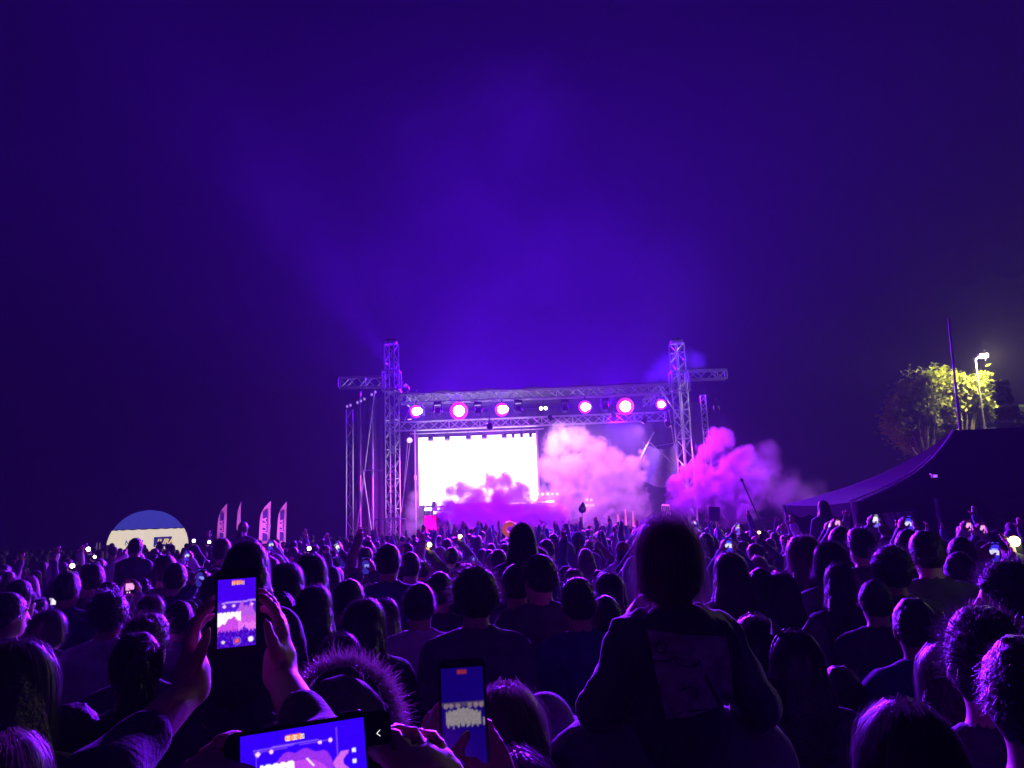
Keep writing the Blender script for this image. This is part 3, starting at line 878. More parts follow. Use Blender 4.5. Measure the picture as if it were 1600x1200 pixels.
for px, lab in ((352, 'unseen pink floodlight added on the ground before the left feather flags'), (430, 'unseen pink floodlight added on the ground before the right feather flags')):  # fill lamps added out of sight to light the flags
    p = at(px, 830, 37.0)
    t = empty('flag_fill_lamp', (p.x, 37.0, 0), lab, 'lamp', 'unseen fill lamps added for the feather flags')
    MB().bbox((p.x, 37.0, 0.22), (0.26, 0.10, 0.18), 0.02, M=Matrix.Rotation(0.6, 3, 'X')).obj('housing', M_BLACKPLASTIC, t)
    MB().box((p.x, 37.04, 0.08), (0.30, 0.06, 0.14)).obj('bracket', M_DARKMETAL, t)
    MB().bbox((p.x, 37.06, 0.26), (0.20, 0.02, 0.13), 0.005, M=Matrix.Rotation(0.6, 3, 'X')).obj('lens', emissive('flag_fill_lens', (1.0, 0.2, 0.8), 3), t)
    spot('flag_fill', (p.x, 37.1, 0.32), (p.x, 40.0, 2.9), 900, (0.75, 0.16, 1.0), 70, 0.8, 0.08, t)

# ================================================================== black tent at the right
YT = 14.0
tent = empty('peaked_tent', (at(1440, 800, YT).x, YT, 0), 'large black peaked tent at the right edge behind the crowd', 'tent')
M_TENT = mat('black_tent_canvas', (0.0015, 0.0015, 0.002), 0.9, sheen=0.0, spec=0.02, var=0.2, vscale=2, bump=0.3, bscale=4)
eave = at(1331, 783, YT)
peak = at(1490, 672, YT+1.6)
peak2 = at(1640, 655, YT+1.6)
ZE = eave.z
xr = peak2.x+2.2
# roof: concave sweep from the eaves to the ridge line between the two peaks
def roof_pt(u, v):
    """u 0..1 round the eave rectangle, v 0 eave .. 1 ridge"""
    per = [(eave.x, YT-0.4), (xr, YT-0.4), (xr, YT+3.6), (eave.x, YT+3.6)]
    s = u*4; k = int(s) % 4; t_ = s-int(s)
    x = per[k][0]*(1-t_)+per[(k+1) % 4][0]*t_; y = per[k][1]*(1-t_)+per[(k+1) % 4][1]*t_
    rx = min(max(x, peak.x), peak2.x); ry = peak.y
    w = v
    h = 0.55*v+0.45*v**3
    sag = 0.05*math.sin(t_*math.pi)*(1-v)
    return (x+(rx-x)*w, y+(ry-y)*w, ZE+(peak.z-ZE)*h-sag)
v, f = [], []
nu, nv = 64, 14
for j in range(nv+1):
    for i in range(nu):
        v.append(roof_pt(i/nu, j/nv))
for j in range(nv):
    for i in range(nu):
        a = j*nu+i; b = j*nu+(i+1) % nu
        f.append((a, b, b+nu, a+nu))
mesh_obj('roof', v, f, M_TENT, tent, smooth=True)
v, f = [], []
for i in range(nu):
    x, y, z = roof_pt(i/nu, 0)
    v += [(x, y, z), (x, y, z-0.22-0.04*math.cos(i*math.pi/2))]
for i in range(nu):
    a = 2*i; b = 2*((i+1) % nu)
    f.append((a, a+1, b+1, b))
mesh_obj('valance', v, f, M_TENT, tent, smooth=True)
MB().tube((peak.x, peak.y, 0), (at(1482, 497, YT+1.6).x, peak.y, at(1482, 497, YT+1.6).z), 0.035, 0.02).obj('mast', mat('grey_mast', (0.35, 0.35, 0.4), 0.5), tent)
MB().tube((peak2.x, peak2.y, 0), (peak2.x, peak2.y, peak2.z+0.1), 0.04).obj('mast', MATS['grey_mast'], tent)
# ridge finishing tube and edge ropes
mb = MB()
pts = [Vector(roof_pt(0.0, k/12)) for k in range(13)]
mb.path(pts, 0.018); mb.obj('edge_rope', mat('pale_rope', (0.55, 0.5, 0.6), 0.6), tent)
pts = [Vector(roof_pt(0.97, k/12))+Vector((0, 0, 0.02)) for k in range(10)]
MB().path(pts, 0.012).obj('edge_rope', MATS['pale_rope'], tent)
for px, y in ((1331, YT-0.4), (1462, YT-0.4)):
    p = at(px, 780, y)
    bar('pole', (p.x+0.1, y, 0), (p.x, y, ZE-0.02), 0.035, MATS['grey_mast'], tent, 8)
bar('pole', (xr, YT-0.4, 0), (xr, YT-0.4, ZE), 0.035, MATS['grey_mast'], tent, 8)
bar('pole', (eave.x, YT+3.6, 0), (eave.x, YT+3.6, ZE), 0.035, MATS['grey_mast'], tent, 8)
MB().box(((eave.x+xr)/2, YT+3.55, ZE/2), (xr-eave.x, 0.03, ZE)).obj('rear_wall', M_TENT, tent)
x1c = at(1475, 800, YT).x
MB().box(((x1c+xr)/2, YT-0.36, ZE/2), (xr-x1c, 0.03, ZE-0.02)).obj('front_wall', M_TENT, tent)
# pale gathered curtain
v, f = [], []
for j in range(13):
    for i in range(33):
        u, w = i/32, j/12
        squeeze = 1-0.45*math.sin(math.pi*w)
        p = at(1402+(u-0.5)*58*squeeze, 786, YT+0.6)
        v.append((p.x, YT+0.6+0.05*math.sin(u*34)+0.03*math.sin(u*61), ZE-0.05+(0.5-ZE)*w))
for j in range(12):
    for i in range(32):
        q = j*33+i
        f.append((q, q+33, q+34, q+1))
mesh_obj('curtain', v, f, mat('pale_curtain', (0.6, 0.55, 0.65), 0.8, trans=0.35), tent, smooth=True)
c = at(1460, 744, YT-0.3)
t = empty('tent_lamp', c, 'small violet floodlight high on the black tent front', 'lamp')
MB().bbox(c, (0.10, 0.06, 0.07), 0.01).obj('housing', M_BLACKPLASTIC, t)
MB().bbox(c+Vector((-0.005, -0.036, 0)), (0.075, 0.012, 0.05), 0.004).obj('lens', emissive('violet_flood', (0.45, 0.08, 1.0), 1.3), t)
MB().tube(c+Vector((0, 0.02, 0)), c+Vector((0.1, 0.3, 0.05)), 0.012).obj('bracket', M_DARKMETAL, t)

# ================================================================== street lamp and trees behind the tent
YL = 30.0
lc = at(1533, 558, YL)
t = empty('street_lamp', (lc.x-0.35, YL, 0), 'lit street lamp glowing warm yellow beside the trees', 'street lamp')
MB().tube((lc.x-0.35, YL, 0), (lc.x-0.25, YL, lc.z-0.1), 0.055, 0.03, n=10).obj('post', mat('galvanised_post', (0.4, 0.4, 0.4), 0.5, 0.4), t)
MB().tube((lc.x-0.25, YL, lc.z-0.1), (lc.x-0.05, YL-0.05, lc.z+0.08), 0.035).obj('arm', MATS['galvanised_post'], t)
lh_ = MB().bbox((lc.x+0.05, YL-0.05, lc.z+0.08), (0.36, 0.22, 0.08), 0.02).obj('head', MATS['galvanised_post'], t)
MB().bbox((lc.x+0.05, YL-0.05, lc.z+0.005), (0.30, 0.18, 0.07), 0.02).obj('lens', emissive('warm_lens', (1.0, 0.86, 0.5), 30), lh_)
l = bpy.data.lights.new('glow', 'POINT'); l.energy = 2000; l.color = (1.0, 0.90, 0.42); l.shadow_soft_size = 0.12
o = bpy.data.objects.new('glow', l); o.location = (lc.x+0.05, YL-0.25, lc.z-0.12); COL.objects.link(o); o.parent = t; o.matrix_parent_inverse = Matrix.Translation(-Vector(t.location))

def leaves(centers, per, spread, size, droop, rng):
    """clumps of small folded leaf faces"""
    C = np.repeat(np.array(centers), per, axis=0)
    n = len(C)
    P = C + rng.normal(0, 1, (n, 3))*spread
    P[:, 2] -= np.abs(rng.normal(0, 1, n))*droop
    a = rng.uniform(0, 2*np.pi, n); tilt = rng.uniform(-0.9, 0.9, n)
    s = size*rng.uniform(0.6, 1.4, n)
    d = np.stack([np.cos(a)*np.cos(tilt), np.sin(a)*np.cos(tilt), np.sin(tilt)], 1)
    sd = np.stack([-np.sin(a), np.cos(a), rng.uniform(-.4, .4, n)], 1)
    V = np.empty((n, 4, 3))
    V[:, 0] = P; V[:, 1] = P+d*s[:, None]*0.5+sd*s[:, None]*0.28; V[:, 2] = P+d*s[:, None]; V[:, 3] = P+d*s[:, None]*0.5-sd*s[:, None]*0.28
    Fc = np.arange(n*4).reshape(n, 4)
    return V.reshape(-1, 3), Fc
M_LEAF = mat('birch_leaf', (0.34, 0.38, 0.06), 0.6, trans=0.35, var=0.3, vscale=1.0)
M_BARK = mat('bark', (0.10, 0.08, 0.06), 0.9, var=0.3)
def broad_tree(px, Y, blobs, label, nleaf, size, seed):
    rng = np.random.default_rng(seed)
    base = at(px, 800, Y)
    t = empty('broadleaf_tree', (base.x, Y, 0), label, 'tree', 'trees behind the black tent')
    mb = MB(); z0 = 0
    topz = max(at(x, y, Y+dy).z for x, y, r, dy in blobs)
    mb.tube((base.x, Y, -0.1), (base.x+0.1, Y, topz*0.6), 0.16, 0.08, n=8)
    centers = []
    for x, y, r, dy in blobs:
        c = at(x, y, Y+dy); rr = r*Y/F
        mb.tube((base.x+0.08, Y, topz*0.45), c, 0.06, 0.015, n=6)
        k = max(6, int(26*(rr/0.5)**2))
        for _ in range(k):
            v_ = rng.normal(0, 1, 3); v_ /= np.linalg.norm(v_)
            centers.append(np.array(c)+v_*rr*rng.uniform(0.3, 1.0)*np.array([1, 1, 1]))
    mb.obj('trunk', M_BARK, t)
    V, Fc = leaves(centers, nleaf, 0.14, size, 0.22, rng)
    mesh_obj('crown', V, Fc, M_LEAF, t)
    return t
broad_tree(1455, 30.8, [(1425, 605, 22, 0.2), (1448, 592, 20, 0), (1470, 590, 20, 0), (1440, 630, 26, 0.5), (1470, 622, 26, 0.4), (1408, 628, 24, 0.5), (1400, 655, 22, 0.8), (1450, 660, 28, 0.9), (1420, 672, 24, 1), (1480, 655, 24, 0.8)], 'drooping broadleaf tree lit yellow by the street lamp', 44, 0.16, 3)
broad_tree(1515, 30.9, [(1497, 590, 12, 0), (1512, 606, 12, 0), (1497, 618, 12, 0.2), (1527, 598, 14, 0.1), (1524, 615, 14, 0.2), (1535, 585, 9, 0.1), (1515, 640, 20, 1.0), (1540, 635, 14, 0.8)], 'small gappy tree with big yellow lit leaves around the lamp post', 36, 0.20, 5)
def conifer(px, py_top, Y, w, label, seed):
    rng = np.random.default_rng(seed)
    top = at(px, py_top, Y)
    t = empty('conifer_tree', (top.x, Y, 0), label, 'tree', 'trees behind the black tent')
    MB().tube((top.x, Y, -0.1), top, 0.13, 0.015, n=8).obj('trunk', M_BARK, t)
    mb = MB(); V, Fc = [], []
    n = 0
    for k in range(60):
        kk = k*25/59
        z = top.z-0.10-(top.z*0.72)*(kk/25)+rng.normal(0, 0.05); L = w*(0.10+0.90*kk/25)*rng.uniform(0.7, 1.15)
        for j in range(6):
            a = rng.uniform(0, 2*math.pi)
            for s in range(12):
                q = (s+1)/12
                c = np.array([top.x+math.cos(a)*L*q, Y+math.sin(a)*L*q, z-0.25*L*q+0.18*L*q*q])
                for side in (-1, 1):
                    dv = np.array([math.cos(a+side*0.9), math.sin(a+side*0.9), rng.uniform(-0.7, 0.1)])*rng.uniform(0.12, 0.26)*(1.15-q*0.6)
                    up = np.array([0, 0, 0.045])
                    V += [c-up, c+up, c+dv]; Fc.append((n, n+1, n+2)); n += 3
    mesh_obj('crown', np.array(V), Fc, mat('spruce_needles', (0.03, 0.045, 0.02), 0.7), t)
conifer(1564, 590, 29.0, 1.1, 'dark spruce with a pointed top right of the street lamp', 4)
conifer(1592, 632, 29.4, 0.9, 'lower dark spruce cut by the right edge of the picture', 6)
# pale wall beyond the spruce
p = at(1590, 648, 36)
tag(MB().box((p.x+3.4, 38, (p.z-0.3)/2), (6, 3, p.z-0.3)).obj('far_house', mat('pale_render', (0.25, 0.24, 0.24), 0.8, var=0.1)), 'grey house wall showing behind the spruces', 'building')
# ================================================================== people: distance-field modelling
class Field:
    def __init__(self, lo, hi, h):
        self.h = h; self.lo = np.array(lo, float)
        self.n = np.ceil((np.array(hi)-self.lo)/h).astype(int)+1
        self.D = np.full(self.n, 0.08, np.float32)
        self.ax = [self.lo[i]+h*np.arange(self.n[i]) for i in range(3)]
    def _win(self, lo, hi):
        a = np.clip(np.floor((np.array(lo)-self.lo)/self.h).astype(int), 0, self.n)
        b = np.clip(np.ceil((np.array(hi)-self.lo)/self.h).astype(int)+1, 0, self.n)
        sl = tuple(slice(a[i], b[i]) for i in range(3))
        X = self.ax[0][sl[0]][:, None, None]; Y = self.ax[1][sl[1]][None, :, None]; Z = self.ax[2][sl[2]][None, None, :]
        return sl, X, Y, Z
    def _put(self, sl, d, k, op):
        D = self.D[sl]
        if D.size == 0:
            return
        if op == 'add':
            if k <= 0:
                self.D[sl] = np.minimum(D, d)
            else:
                t = np.clip(0.5+0.5*(D-d)/k, 0, 1)
                self.D[sl] = D*(1-t)+d*t-k*t*(1-t)
        else:                                   # cut
            d = -d
            t = np.clip(0.5-0.5*(D-d)/max(k, 1e-4), 0, 1)
            self.D[sl] = D*(1-t)+d*t+k*t*(1-t)
    def cap(self, a, b, ra, rb=None, k=0.03, sy=1.0, op='add'):
        """tapered capsule; sy flattens it front to back"""
        rb = ra if rb is None else rb
        a = np.array(a, float); b = np.array(b, float); m = max(ra, rb)+k+2.5*self.h
        sl, X, Y, Z = self._win(np.minimum(a, b)-m, np.maximum(a, b)+m)
        ba = b-a; l2 = max(ba.dot(ba), 1e-9)
        px, py, pz = X-a[0], (Y-a[1]), Z-a[2]
        t = np.clip((px*ba[0]+py*ba[1]+pz*ba[2])/l2, 0, 1)
        d = np.sqrt((px-ba[0]*t)**2+((py-ba[1]*t)/sy)**2+(pz-ba[2]*t)**2)-(ra+(rb-ra)*t)
        self._put(sl, d.astype(np.float32), k, op)
    def ell(self, c, r, R=None, k=0.03, op='add'):
        c = np.array(c, float); r = np.array(r, float); m = r.max()+k+2.5*self.h
        sl, X, Y, Z = self._win(c-m, c+m)
        x, y, z = X-c[0], Y-c[1], Z-c[2]
        if R is not None:                       # columns of R are the ellipsoid's own axes
            x, y, z = (x*R[0, 0]+y*R[1, 0]+z*R[2, 0], x*R[0, 1]+y*R[1, 1]+z*R[2, 1], x*R[0, 2]+y*R[1, 2]+z*R[2, 2])
        k0 = np.sqrt((x/r[0])**2+(y/r[1])**2+(z/r[2])**2)
        k1 = np.sqrt((x/r[0]**2)**2+(y/r[1]**2)**2+(z/r[2]**2)**2)+1e-9
        self._put(sl, (k0*(k0-1)/k1).astype(np.float32), k, op)
    def halfspace(self, n, off, k=0.01):
        """remove everything with n.p > off"""
        X = self.ax[0][:, None, None]; Y = self.ax[1][None, :, None]; Z = self.ax[2][None, None, :]
        d = (X*n[0]+Y*n[1]+Z*n[2]-off).astype(np.float32)
        self._put((slice(None),)*3, -d, k, 'cut')
    def wobble(self, amp, freq, seed=0.0, stretch=(1, 1, 1)):
        X = self.ax[0][:, None, None]*freq*stretch[0]; Y = self.ax[1][None, :, None]*freq*stretch[1]; Z = self.ax[2][None, None, :]*freq*stretch[2]
        w = np.sin(X+1.7*np.sin(Y*0.9+seed)+seed)*np.sin(Y*1.1+1.3*np.sin(Z*0.8+seed*2))*np.sin(Z+0.9*np.sin(X*1.2)+seed*3)
        w = w+0.5*np.sin(2.1*X+Z+seed)*np.sin(1.9*Y-Z*0.7+seed)
        self.D += (amp*w).astype(np.float32)
    def mesh(self):
        """surface nets"""
        D = self.D; S = D < 0
        nx, ny, nz = D.shape
        cnt = np.zeros((nx-1, ny-1, nz-1), np.int8)
        for i in (0, 1):
            for j in (0, 1):
                for k in (0, 1):
                    cnt += S[i:nx-1+i, j:ny-1+j, k:nz-1+k]
        act = np.argwhere((cnt > 0) & (cnt < 8))
        if len(act) == 0:
            return np.zeros((0, 3)), np.zeros((0, 4), int)
        idx = np.full(cnt.shape, -1, np.int64)
        idx[tuple(act.T)] = np.arange(len(act))
        corners = np.array([(i, j, k) for i in (0, 1) for j in (0, 1) for k in (0, 1)])
        vals = np.stack([D[tuple((act+c).T)] for c in corners], 1)
        P = np.zeros((len(act), 3)); C = np.zeros(len(act))
        for a in range(8):
            for b in range(a+1, 8):
                if np.abs(corners[a]-corners[b]).sum() != 1:
                    continue
                va, vb = vals[:, a], vals[:, b]
                x = (va < 0) != (vb < 0)
                t = np.where(x, va/np.where(va == vb, 1, va-vb), 0)
                P[x] += corners[a]+t[x][:, None]*(corners[b]-corners[a]); C[x] += 1
        V = self.lo+(act+P/np.maximum(C, 1)[:, None])*self.h
        quads = []
        for ax in range(3):
            o1, o2 = [(1, 2), (2, 0), (0, 1)][ax]
            A = [slice(None)]*3; B = [slice(None)]*3
            A[ax] = slice(0, -1); B[ax] = slice(1, None)
            for o in (o1, o2):
                A[o] = slice(1, -1); B[o] = slice(1, -1)
            s0, s1 = S[tuple(A)], S[tuple(B)]
            e = np.argwhere(s0 != s1)
            if len(e) == 0:
                continue
            flip = s0[tuple(e.T)]
            base = e.copy(); base[:, o1] += 1; base[:, o2] += 1     # cell index of the edge
            d1 = np.zeros(3, int); d1[o1] = 1
            d2 = np.zeros(3, int); d2[o2] = 1
            q = np.stack([idx[tuple((base-d1-d2).T)], idx[tuple((base-d2).T)], idx[tuple(base.T)], idx[tuple((base-d1).T)]], 1)
            q[~flip] = q[~flip][:, ::-1]
            quads.append(q)
        Q = np.concatenate(quads)
        Q = Q[(Q >= 0).all(1)]
        return V, Q

def rotm(yaw, pitch=0.0, roll=0.0):
    return np.array(Matrix.Rotation(yaw, 3, 'Z') @ Matrix.Rotation(pitch, 3, 'X') @ Matrix.Rotation(roll, 3, 'Y'))

def hand(f, W, d, n, side, curl=0.5, spread=1.0, s=1.0, fr=0.009, extended=(1, 1, 1, 1)):
    """palm and five fingers; d = finger direction, n = palm normal, side=+1 puts the thumb on the +d x n side"""
    d = np.array(d, float); d /= np.linalg.norm(d); n = np.array(n, float); n -= d*n.dot(d); n /= np.linalg.norm(n)
    t = np.cross(d, n)*side
    W = np.array(W, float)
    f.cap(W, W+d*0.03*s, 0.026*s, 0.03*s, 0.02)
    f.ell(W+d*0.055*s, (0.041*s, 0.055*s, 0.018*s), np.stack([t, d, n], 1), 0.012)
    for i, (off, L) in enumerate(((0.030, 0.072), (0.010, 0.082), (-0.011, 0.076), (-0.031, 0.060))):
        r0 = W+d*(0.095-0.006*abs(i-1))*s+t*off*s
        dd = d+t*off*4*spread; dd /= np.linalg.norm(dd)
        c = curl if extended[i] else 1.9
        d1 = dd*math.cos(c*0.5)+n*math.sin(c*0.5); d2 = dd*math.cos(c*1.15)+n*math.sin(c*1.15); d3 = dd*math.cos(c*1.7)+n*math.sin(c*1.7)
        p1 = r0+d1*L*0.45*s; p2 = p1+d2*L*0.32*s; p3 = p2+d3*L*0.26*s
        f.cap(r0-d1*0.02*s, p1, fr*1.12*s, fr*1.02*s, 0.004); f.cap(p1, p2, fr*1.02*s, fr*0.95*s, 0.003); f.cap(p2, p3, fr*0.95*s, fr*0.8*s, 0.003)
    r0 = W+d*0.028*s+t*0.03*s
    p1 = r0+(t*0.75+d*0.6+n*0.25)*0.045*s; p2 = p1+(t*0.35+d*0.85+n*0.25)*0.036*s
    f.cap(r0, p1, fr*1.5*s, fr*1.2*s, 0.01); f.cap(p1, p2, fr*1.2*s, fr*0.9*s, 0.004)
    return W+d*0.07*s

HP = np.array((0.0, 0.0, 1.515))            # the head turns about this point
HC = np.array((0.0, 0.018, 0.115))          # centre of the skull from there

ARM_DOWN = lambda s: dict(e=(s*0.235, -0.02, 1.12), w=(s*0.225, 0.07, 0.88), d=(0, 0.15, -1), n=(-s, 0, 0))
ARM_FRONT = lambda s: dict(e=(s*0.24, 0.05, 1.10), w=(s*0.10, 0.28, 1.22), d=(-s*0.5, 0.6, 0.3), n=(0, 0.2, -1))
ARM_UP = lambda s: dict(e=(s*0.30, 0.08, 1.62), w=(s*0.24, 0.12, 1.88), d=(0, 0.1, 1), n=(0, 1, 0.0))
ARM_PHONE = lambda s: dict(e=(s*0.25, 0.20, 1.33), w=(s*0.085, 0.36, 1.60), d=(-s*0.15, 0.1, 1), n=(-s*0.8, 0.2, 0))
ARM_HIGH = lambda s: dict(e=(s*0.28, 0.16, 1.58), w=(s*0.07, 0.26, 1.84), d=(-s*0.1, 0.1, 1), n=(-s*0.8, 0.3, 0))

def skeleton_sdf(f, sp, what):
    """what: 'body' (skin and trousers) or 'top' (garment, a little larger than the body)"""
    sw = sp.get('sw', 1.0); g = sp.get('bulk', 0.014) if what == 'top' else 0.0
    th = sp.get('th', 1.0); sit = sp.get('sit', False); hs = sp.get('hs', 1.0)
    seat = 0.90
    # torso
    f.cap((0, 0, 1.30), (0, 0.0, 1.12), 0.150*sw+g, 0.142*sw+g, 0.05, 0.72*th)
    f.cap((0, 0, 1.12), (0, 0.005, 0.95), 0.138*sw+g, 0.158*sw+g, 0.06, 0.74*th)
    f.cap((-0.135*sw, -0.005, 1.385), (0.135*sw, -0.005, 1.385), 0.062+g, 0.062+g, 0.06)
    f.cap((0, -0.012, 1.47), (-0.15*sw, -0.01, 1.40), 0.048+g*0.8, 0.05+g, 0.05)
    f.cap((0, -0.012, 1.47), (0.15*sw, -0.01, 1.40), 0.048+g*0.8, 0.05+g, 0.05)
    arms = sp['arms']
    for s in (-1, 1):
        A = arms[0 if s < 0 else 1]
        sh = np.array((s*0.185*sw, -0.005, 1.375)); e = np.array(A['e'], float); w = np.array(A['w'], float)
        if what == 'top':
            slv = sp.get('sleeve', 1.0)
            f.cap(sh, e, 0.058+g, 0.046+g, 0.045)
            wr = e+(w-e)*slv*0.97
            f.cap(e, wr, 0.046+g, 0.034+g*1.1, 0.025)
            if slv > 0.5:
                f.cap(e+(w-e)*slv*0.86, wr, 0.040+g, 0.038+g, 0.012)
        else:
            f.cap(sh, e, 0.054, 0.042, 0.05)
            f.cap(e, w, 0.042, 0.027, 0.02)
            if A.get('d') is not None:
                hand(f, w, A['d'], A['n'], s*A.get('flip', 1), A.get('curl', 0.6), A.get('spread', 1.0), 1.0*A.get('hs', 1.0), sp.get('fr', 0.009), A.get('ext', (1, 1, 1, 1)))
    if what == 'body':
        # legs
        for s in (-1, 1):
            if sit:
                hip, kn, an = (s*0.09, 0.0, 0.95), (s*0.15, 0.42, 0.92), (s*0.13, 0.46, 0.50)
                f.cap(hip, kn, 0.088, 0.062, 0.05); f.cap(kn, an, 0.058, 0.042, 0.03); f.cap(an, (s*0.13, 0.60, 0.44), 0.042, 0.036, 0.02)
            else:
                hip, kn, an = (s*0.088, 0.0, 0.92), (s*0.10, 0.025, 0.50), (s*0.105, -0.01, 0.09)
                f.cap(hip, kn, 0.092, 0.064, 0.05); f.cap(kn, an, 0.062, 0.044, 0.03); f.cap((s*0.105, -0.04, 0.045), (s*0.115, 0.15, 0.035), 0.044, 0.038, 0.02)
        R = sp['R']
        def hp(v):
            return HP+R @ (np.array(v)*hs)
        def he(v, r, k=0.02, op='add', R2=None):
            f.ell(hp(v), np.array(r)*hs, R if R2 is None else R @ R2, k, op)
        f.cap((0, -0.012, 1.42), hp((0, -0.005, 0.05)), 0.062*(0.5+0.5*hs), 0.056*hs, 0.03)
        he(HC+(0, -0.008, 0.012), (0.077, 0.098, 0.106), 0.02)              # skull
        he((0, 0.045, 0.055), (0.060, 0.062, 0.072), 0.03)                  # jaw and cheeks
        he((0, 0.082, 0.018), (0.026, 0.022, 0.022), 0.02)                  # chin
        f.cap(hp((0, 0.105, 0.135)), hp((0, 0.128, 0.088)), 0.010*hs, 0.016*hs, 0.012)   # nose
        f.cap(hp((-0.045, 0.098, 0.142)), hp((0.045, 0.098, 0.142)), 0.012*hs, 0.012*hs, 0.012)   # brow
        for s in (-1, 1):
            he((s*0.032, 0.112, 0.122), (0.018, 0.014, 0.011), 0.008, 'cut')
            he((s*0.032, 0.098, 0.122), (0.013, 0.013, 0.012), 0.004)       # eyeball in its socket
            he((s*0.079, 0.002, 0.108), (0.011, 0.023, 0.034), 0.008, 'add', rotm(s*0.35, 0.15))   # ear
        f.cap(hp((-0.022, 0.104, 0.052)), hp((0.022, 0.104, 0.052)), 0.008*hs, 0.008*hs, 0.006)   # lips
        f.cap(hp((-0.018, 0.104, 0.040)), hp((0.018, 0.104, 0.040)), 0.008*hs, 0.008*hs, 0.006)

def bounds(sp):
    P = [(-0.34, -0.26, -0.02), (0.34, 0.26, 1.86)]
    for A in sp['arms']:
        for q in (A['e'], A['w']):
            P.append(np.array(q)-0.22); P.append(np.array(q)+0.22)
    if sp.get('sit'):
        P += [(0, 0.72, 0.35)]
    P = np.array([np.array(p, float) for p in P])
    return P.min(0), P.max(0)

def body_mesh(sp, h):
    lo, hi = bounds(sp)
    if sp.get('sit'):
        lo[2] = 0.36
    f = Field(lo, hi, h); skeleton_sdf(f, sp, 'body')
    return f.mesh()

def top_mesh(sp, h):
    lo, hi = bounds(sp)
    lo[2] = 0.72
    f = Field(lo, hi, h); skeleton_sdf(f, sp, 'top')
    f.wobble(sp.get('fold', 0.006), 26, sp.get('seed', 0.0), (1, 1, 0.8))
    f.halfspace((0, 0, -1), -sp.get('hem', 0.86), 0.01)
    # neck opening
    f.cap((0, 0.0, 1.475), (0, 0.02, 1.70), 0.060*sp.get('neck', 1.0), 0.085, 0.01, 1.0, 'cut')
    if sp.get('hood'):                       # hood lying on the back
        f.ell((0, -0.085, 1.44), (0.125, 0.065, 0.085), None, 0.03)
        f.cap((-0.07, 0.02, 1.46), (0.07, 0.02, 1.46), 0.03, 0.03, 0.03)
        f.ell((0, -0.02, 1.53), (0.075, 0.075, 0.07), None, 0.015, 'cut')
    if sp.get('collar'):
        for k in range(10):
            a0, a1 = 2*math.pi*k/10, 2*math.pi*(k+1)/10
            f.cap((0.070*math.cos(a0), 0.066*math.sin(a0)-0.005, 1.475), (0.070*math.cos(a1), 0.066*math.sin(a1)-0.005, 1.475), 0.018, 0.018, 0.01)
    return f.mesh()

def hair_field(sp, h):
    """solid core of the hair in head space, then turned with the head"""
    st = sp['hair']; hs = sp.get('hs', 1.0); L = sp.get('len', 0.3)
    lo = np.array((-0.22, -0.25, -0.75 if st in ('long', 'wavy', 'pony', 'braids') else -0.15)); hi = np.array((0.22, 0.24, 0.36))
    f = Field(lo, hi, h)
    t = sp.get('hv', 0.012)
    c = HC+np.array((0, -0.012, 0.018))
    f.ell(c, (0.079+t, 0.099+t, 0.106+t), None, 0.01)
    if st in ('long', 'wavy', 'braids'):
        w = sp.get('hw', 1.0)
        f.cap((0, -0.035, 0.10), (0, -0.06, -0.02), 0.088*w+t, 0.098*w+t, 0.03, 0.72)
        f.cap((0, -0.06, -0.02), (0, -0.075, 0.08-L), 0.100*w+t, 0.105*w+t, 0.03, 0.50)
        for s in (-1, 1):
            f.cap((s*0.075, 0.0, 0.08), (s*0.098*w, 0.015, -0.06), 0.022+t*0.6, 0.03+t*0.6, 0.03)
    elif st == 'bob':
        f.ell((0, -0.014, 0.09), (0.086+t, 0.100+t, 0.104+t), None, 0.03)
        for s in (-1, 1):
            f.cap((s*0.070, 0.01, 0.10), (s*0.070, 0.0, 0.045), 0.018, 0.014, 0.03)
    elif st == 'curly':
        f.ell(c+(0, -0.004, 0.012), (0.098+t, 0.112+t, 0.112+t), None, 0.02)
    elif st == 'quiff':
        f.ell(c+(0, 0.035, 0.075), (0.070, 0.075, 0.050), None, 0.03)
    elif st == 'flat':
        f.ell(c+(0, 0.0, 0.05), (0.083, 0.095, 0.075), None, 0.02); f.halfspace((0, 0, 1), 0.262, 0.015)
    elif st == 'pony':
        f.ell((0, -0.125, 0.15), (0.03, 0.035, 0.03), None, 0.02)
        f.cap((0, -0.135, 0.14), (0, -0.155, 0.0), 0.028, 0.042, 0.02); f.cap((0, -0.155, 0.0), (0, -0.14, 0.10-L), 0.042, 0.016, 0.02)
    elif st == 'knot':
        f.ell((0, -0.03, 0.262), (0.045, 0.045, 0.04), None, 0.012)
    # open the face
    f.ell((0, 0.13, 0.05), (0.083, 0.085, 0.115), None, 0.015, 'cut')
    if st in ('short', 'quiff', 'flat', 'buzz', 'curly', 'pony', 'knot'):
        nape = sp.get('nape', 0.045 if st != 'curly' else 0.03)
        X = f.ax[0][:, None, None]; Y = f.ax[1][None, :, None]; Z = f.ax[2][None, None, :]
        lim = nape+np.clip((Y+0.03)*0.9, 0, 0.12)
        keep = (lim-Z).astype(np.float32)
        if st == 'pony':
            keep = np.where(Y < -0.105, -1, keep)
        f.D = np.maximum(f.D, np.broadcast_to(keep, f.D.shape))
    if st == 'curly':
        f.wobble(0.011, 105, 1.0)
    elif st in ('wavy', 'braids'):
        f.wobble(0.010, 60, 2.0, (1, 1, 0.6))
    else:
        f.wobble(0.0065, 70, sp.get('seed', 0.0), (1.3, 1.0, 0.45))
    V, Q = f.mesh()
    return V, Q

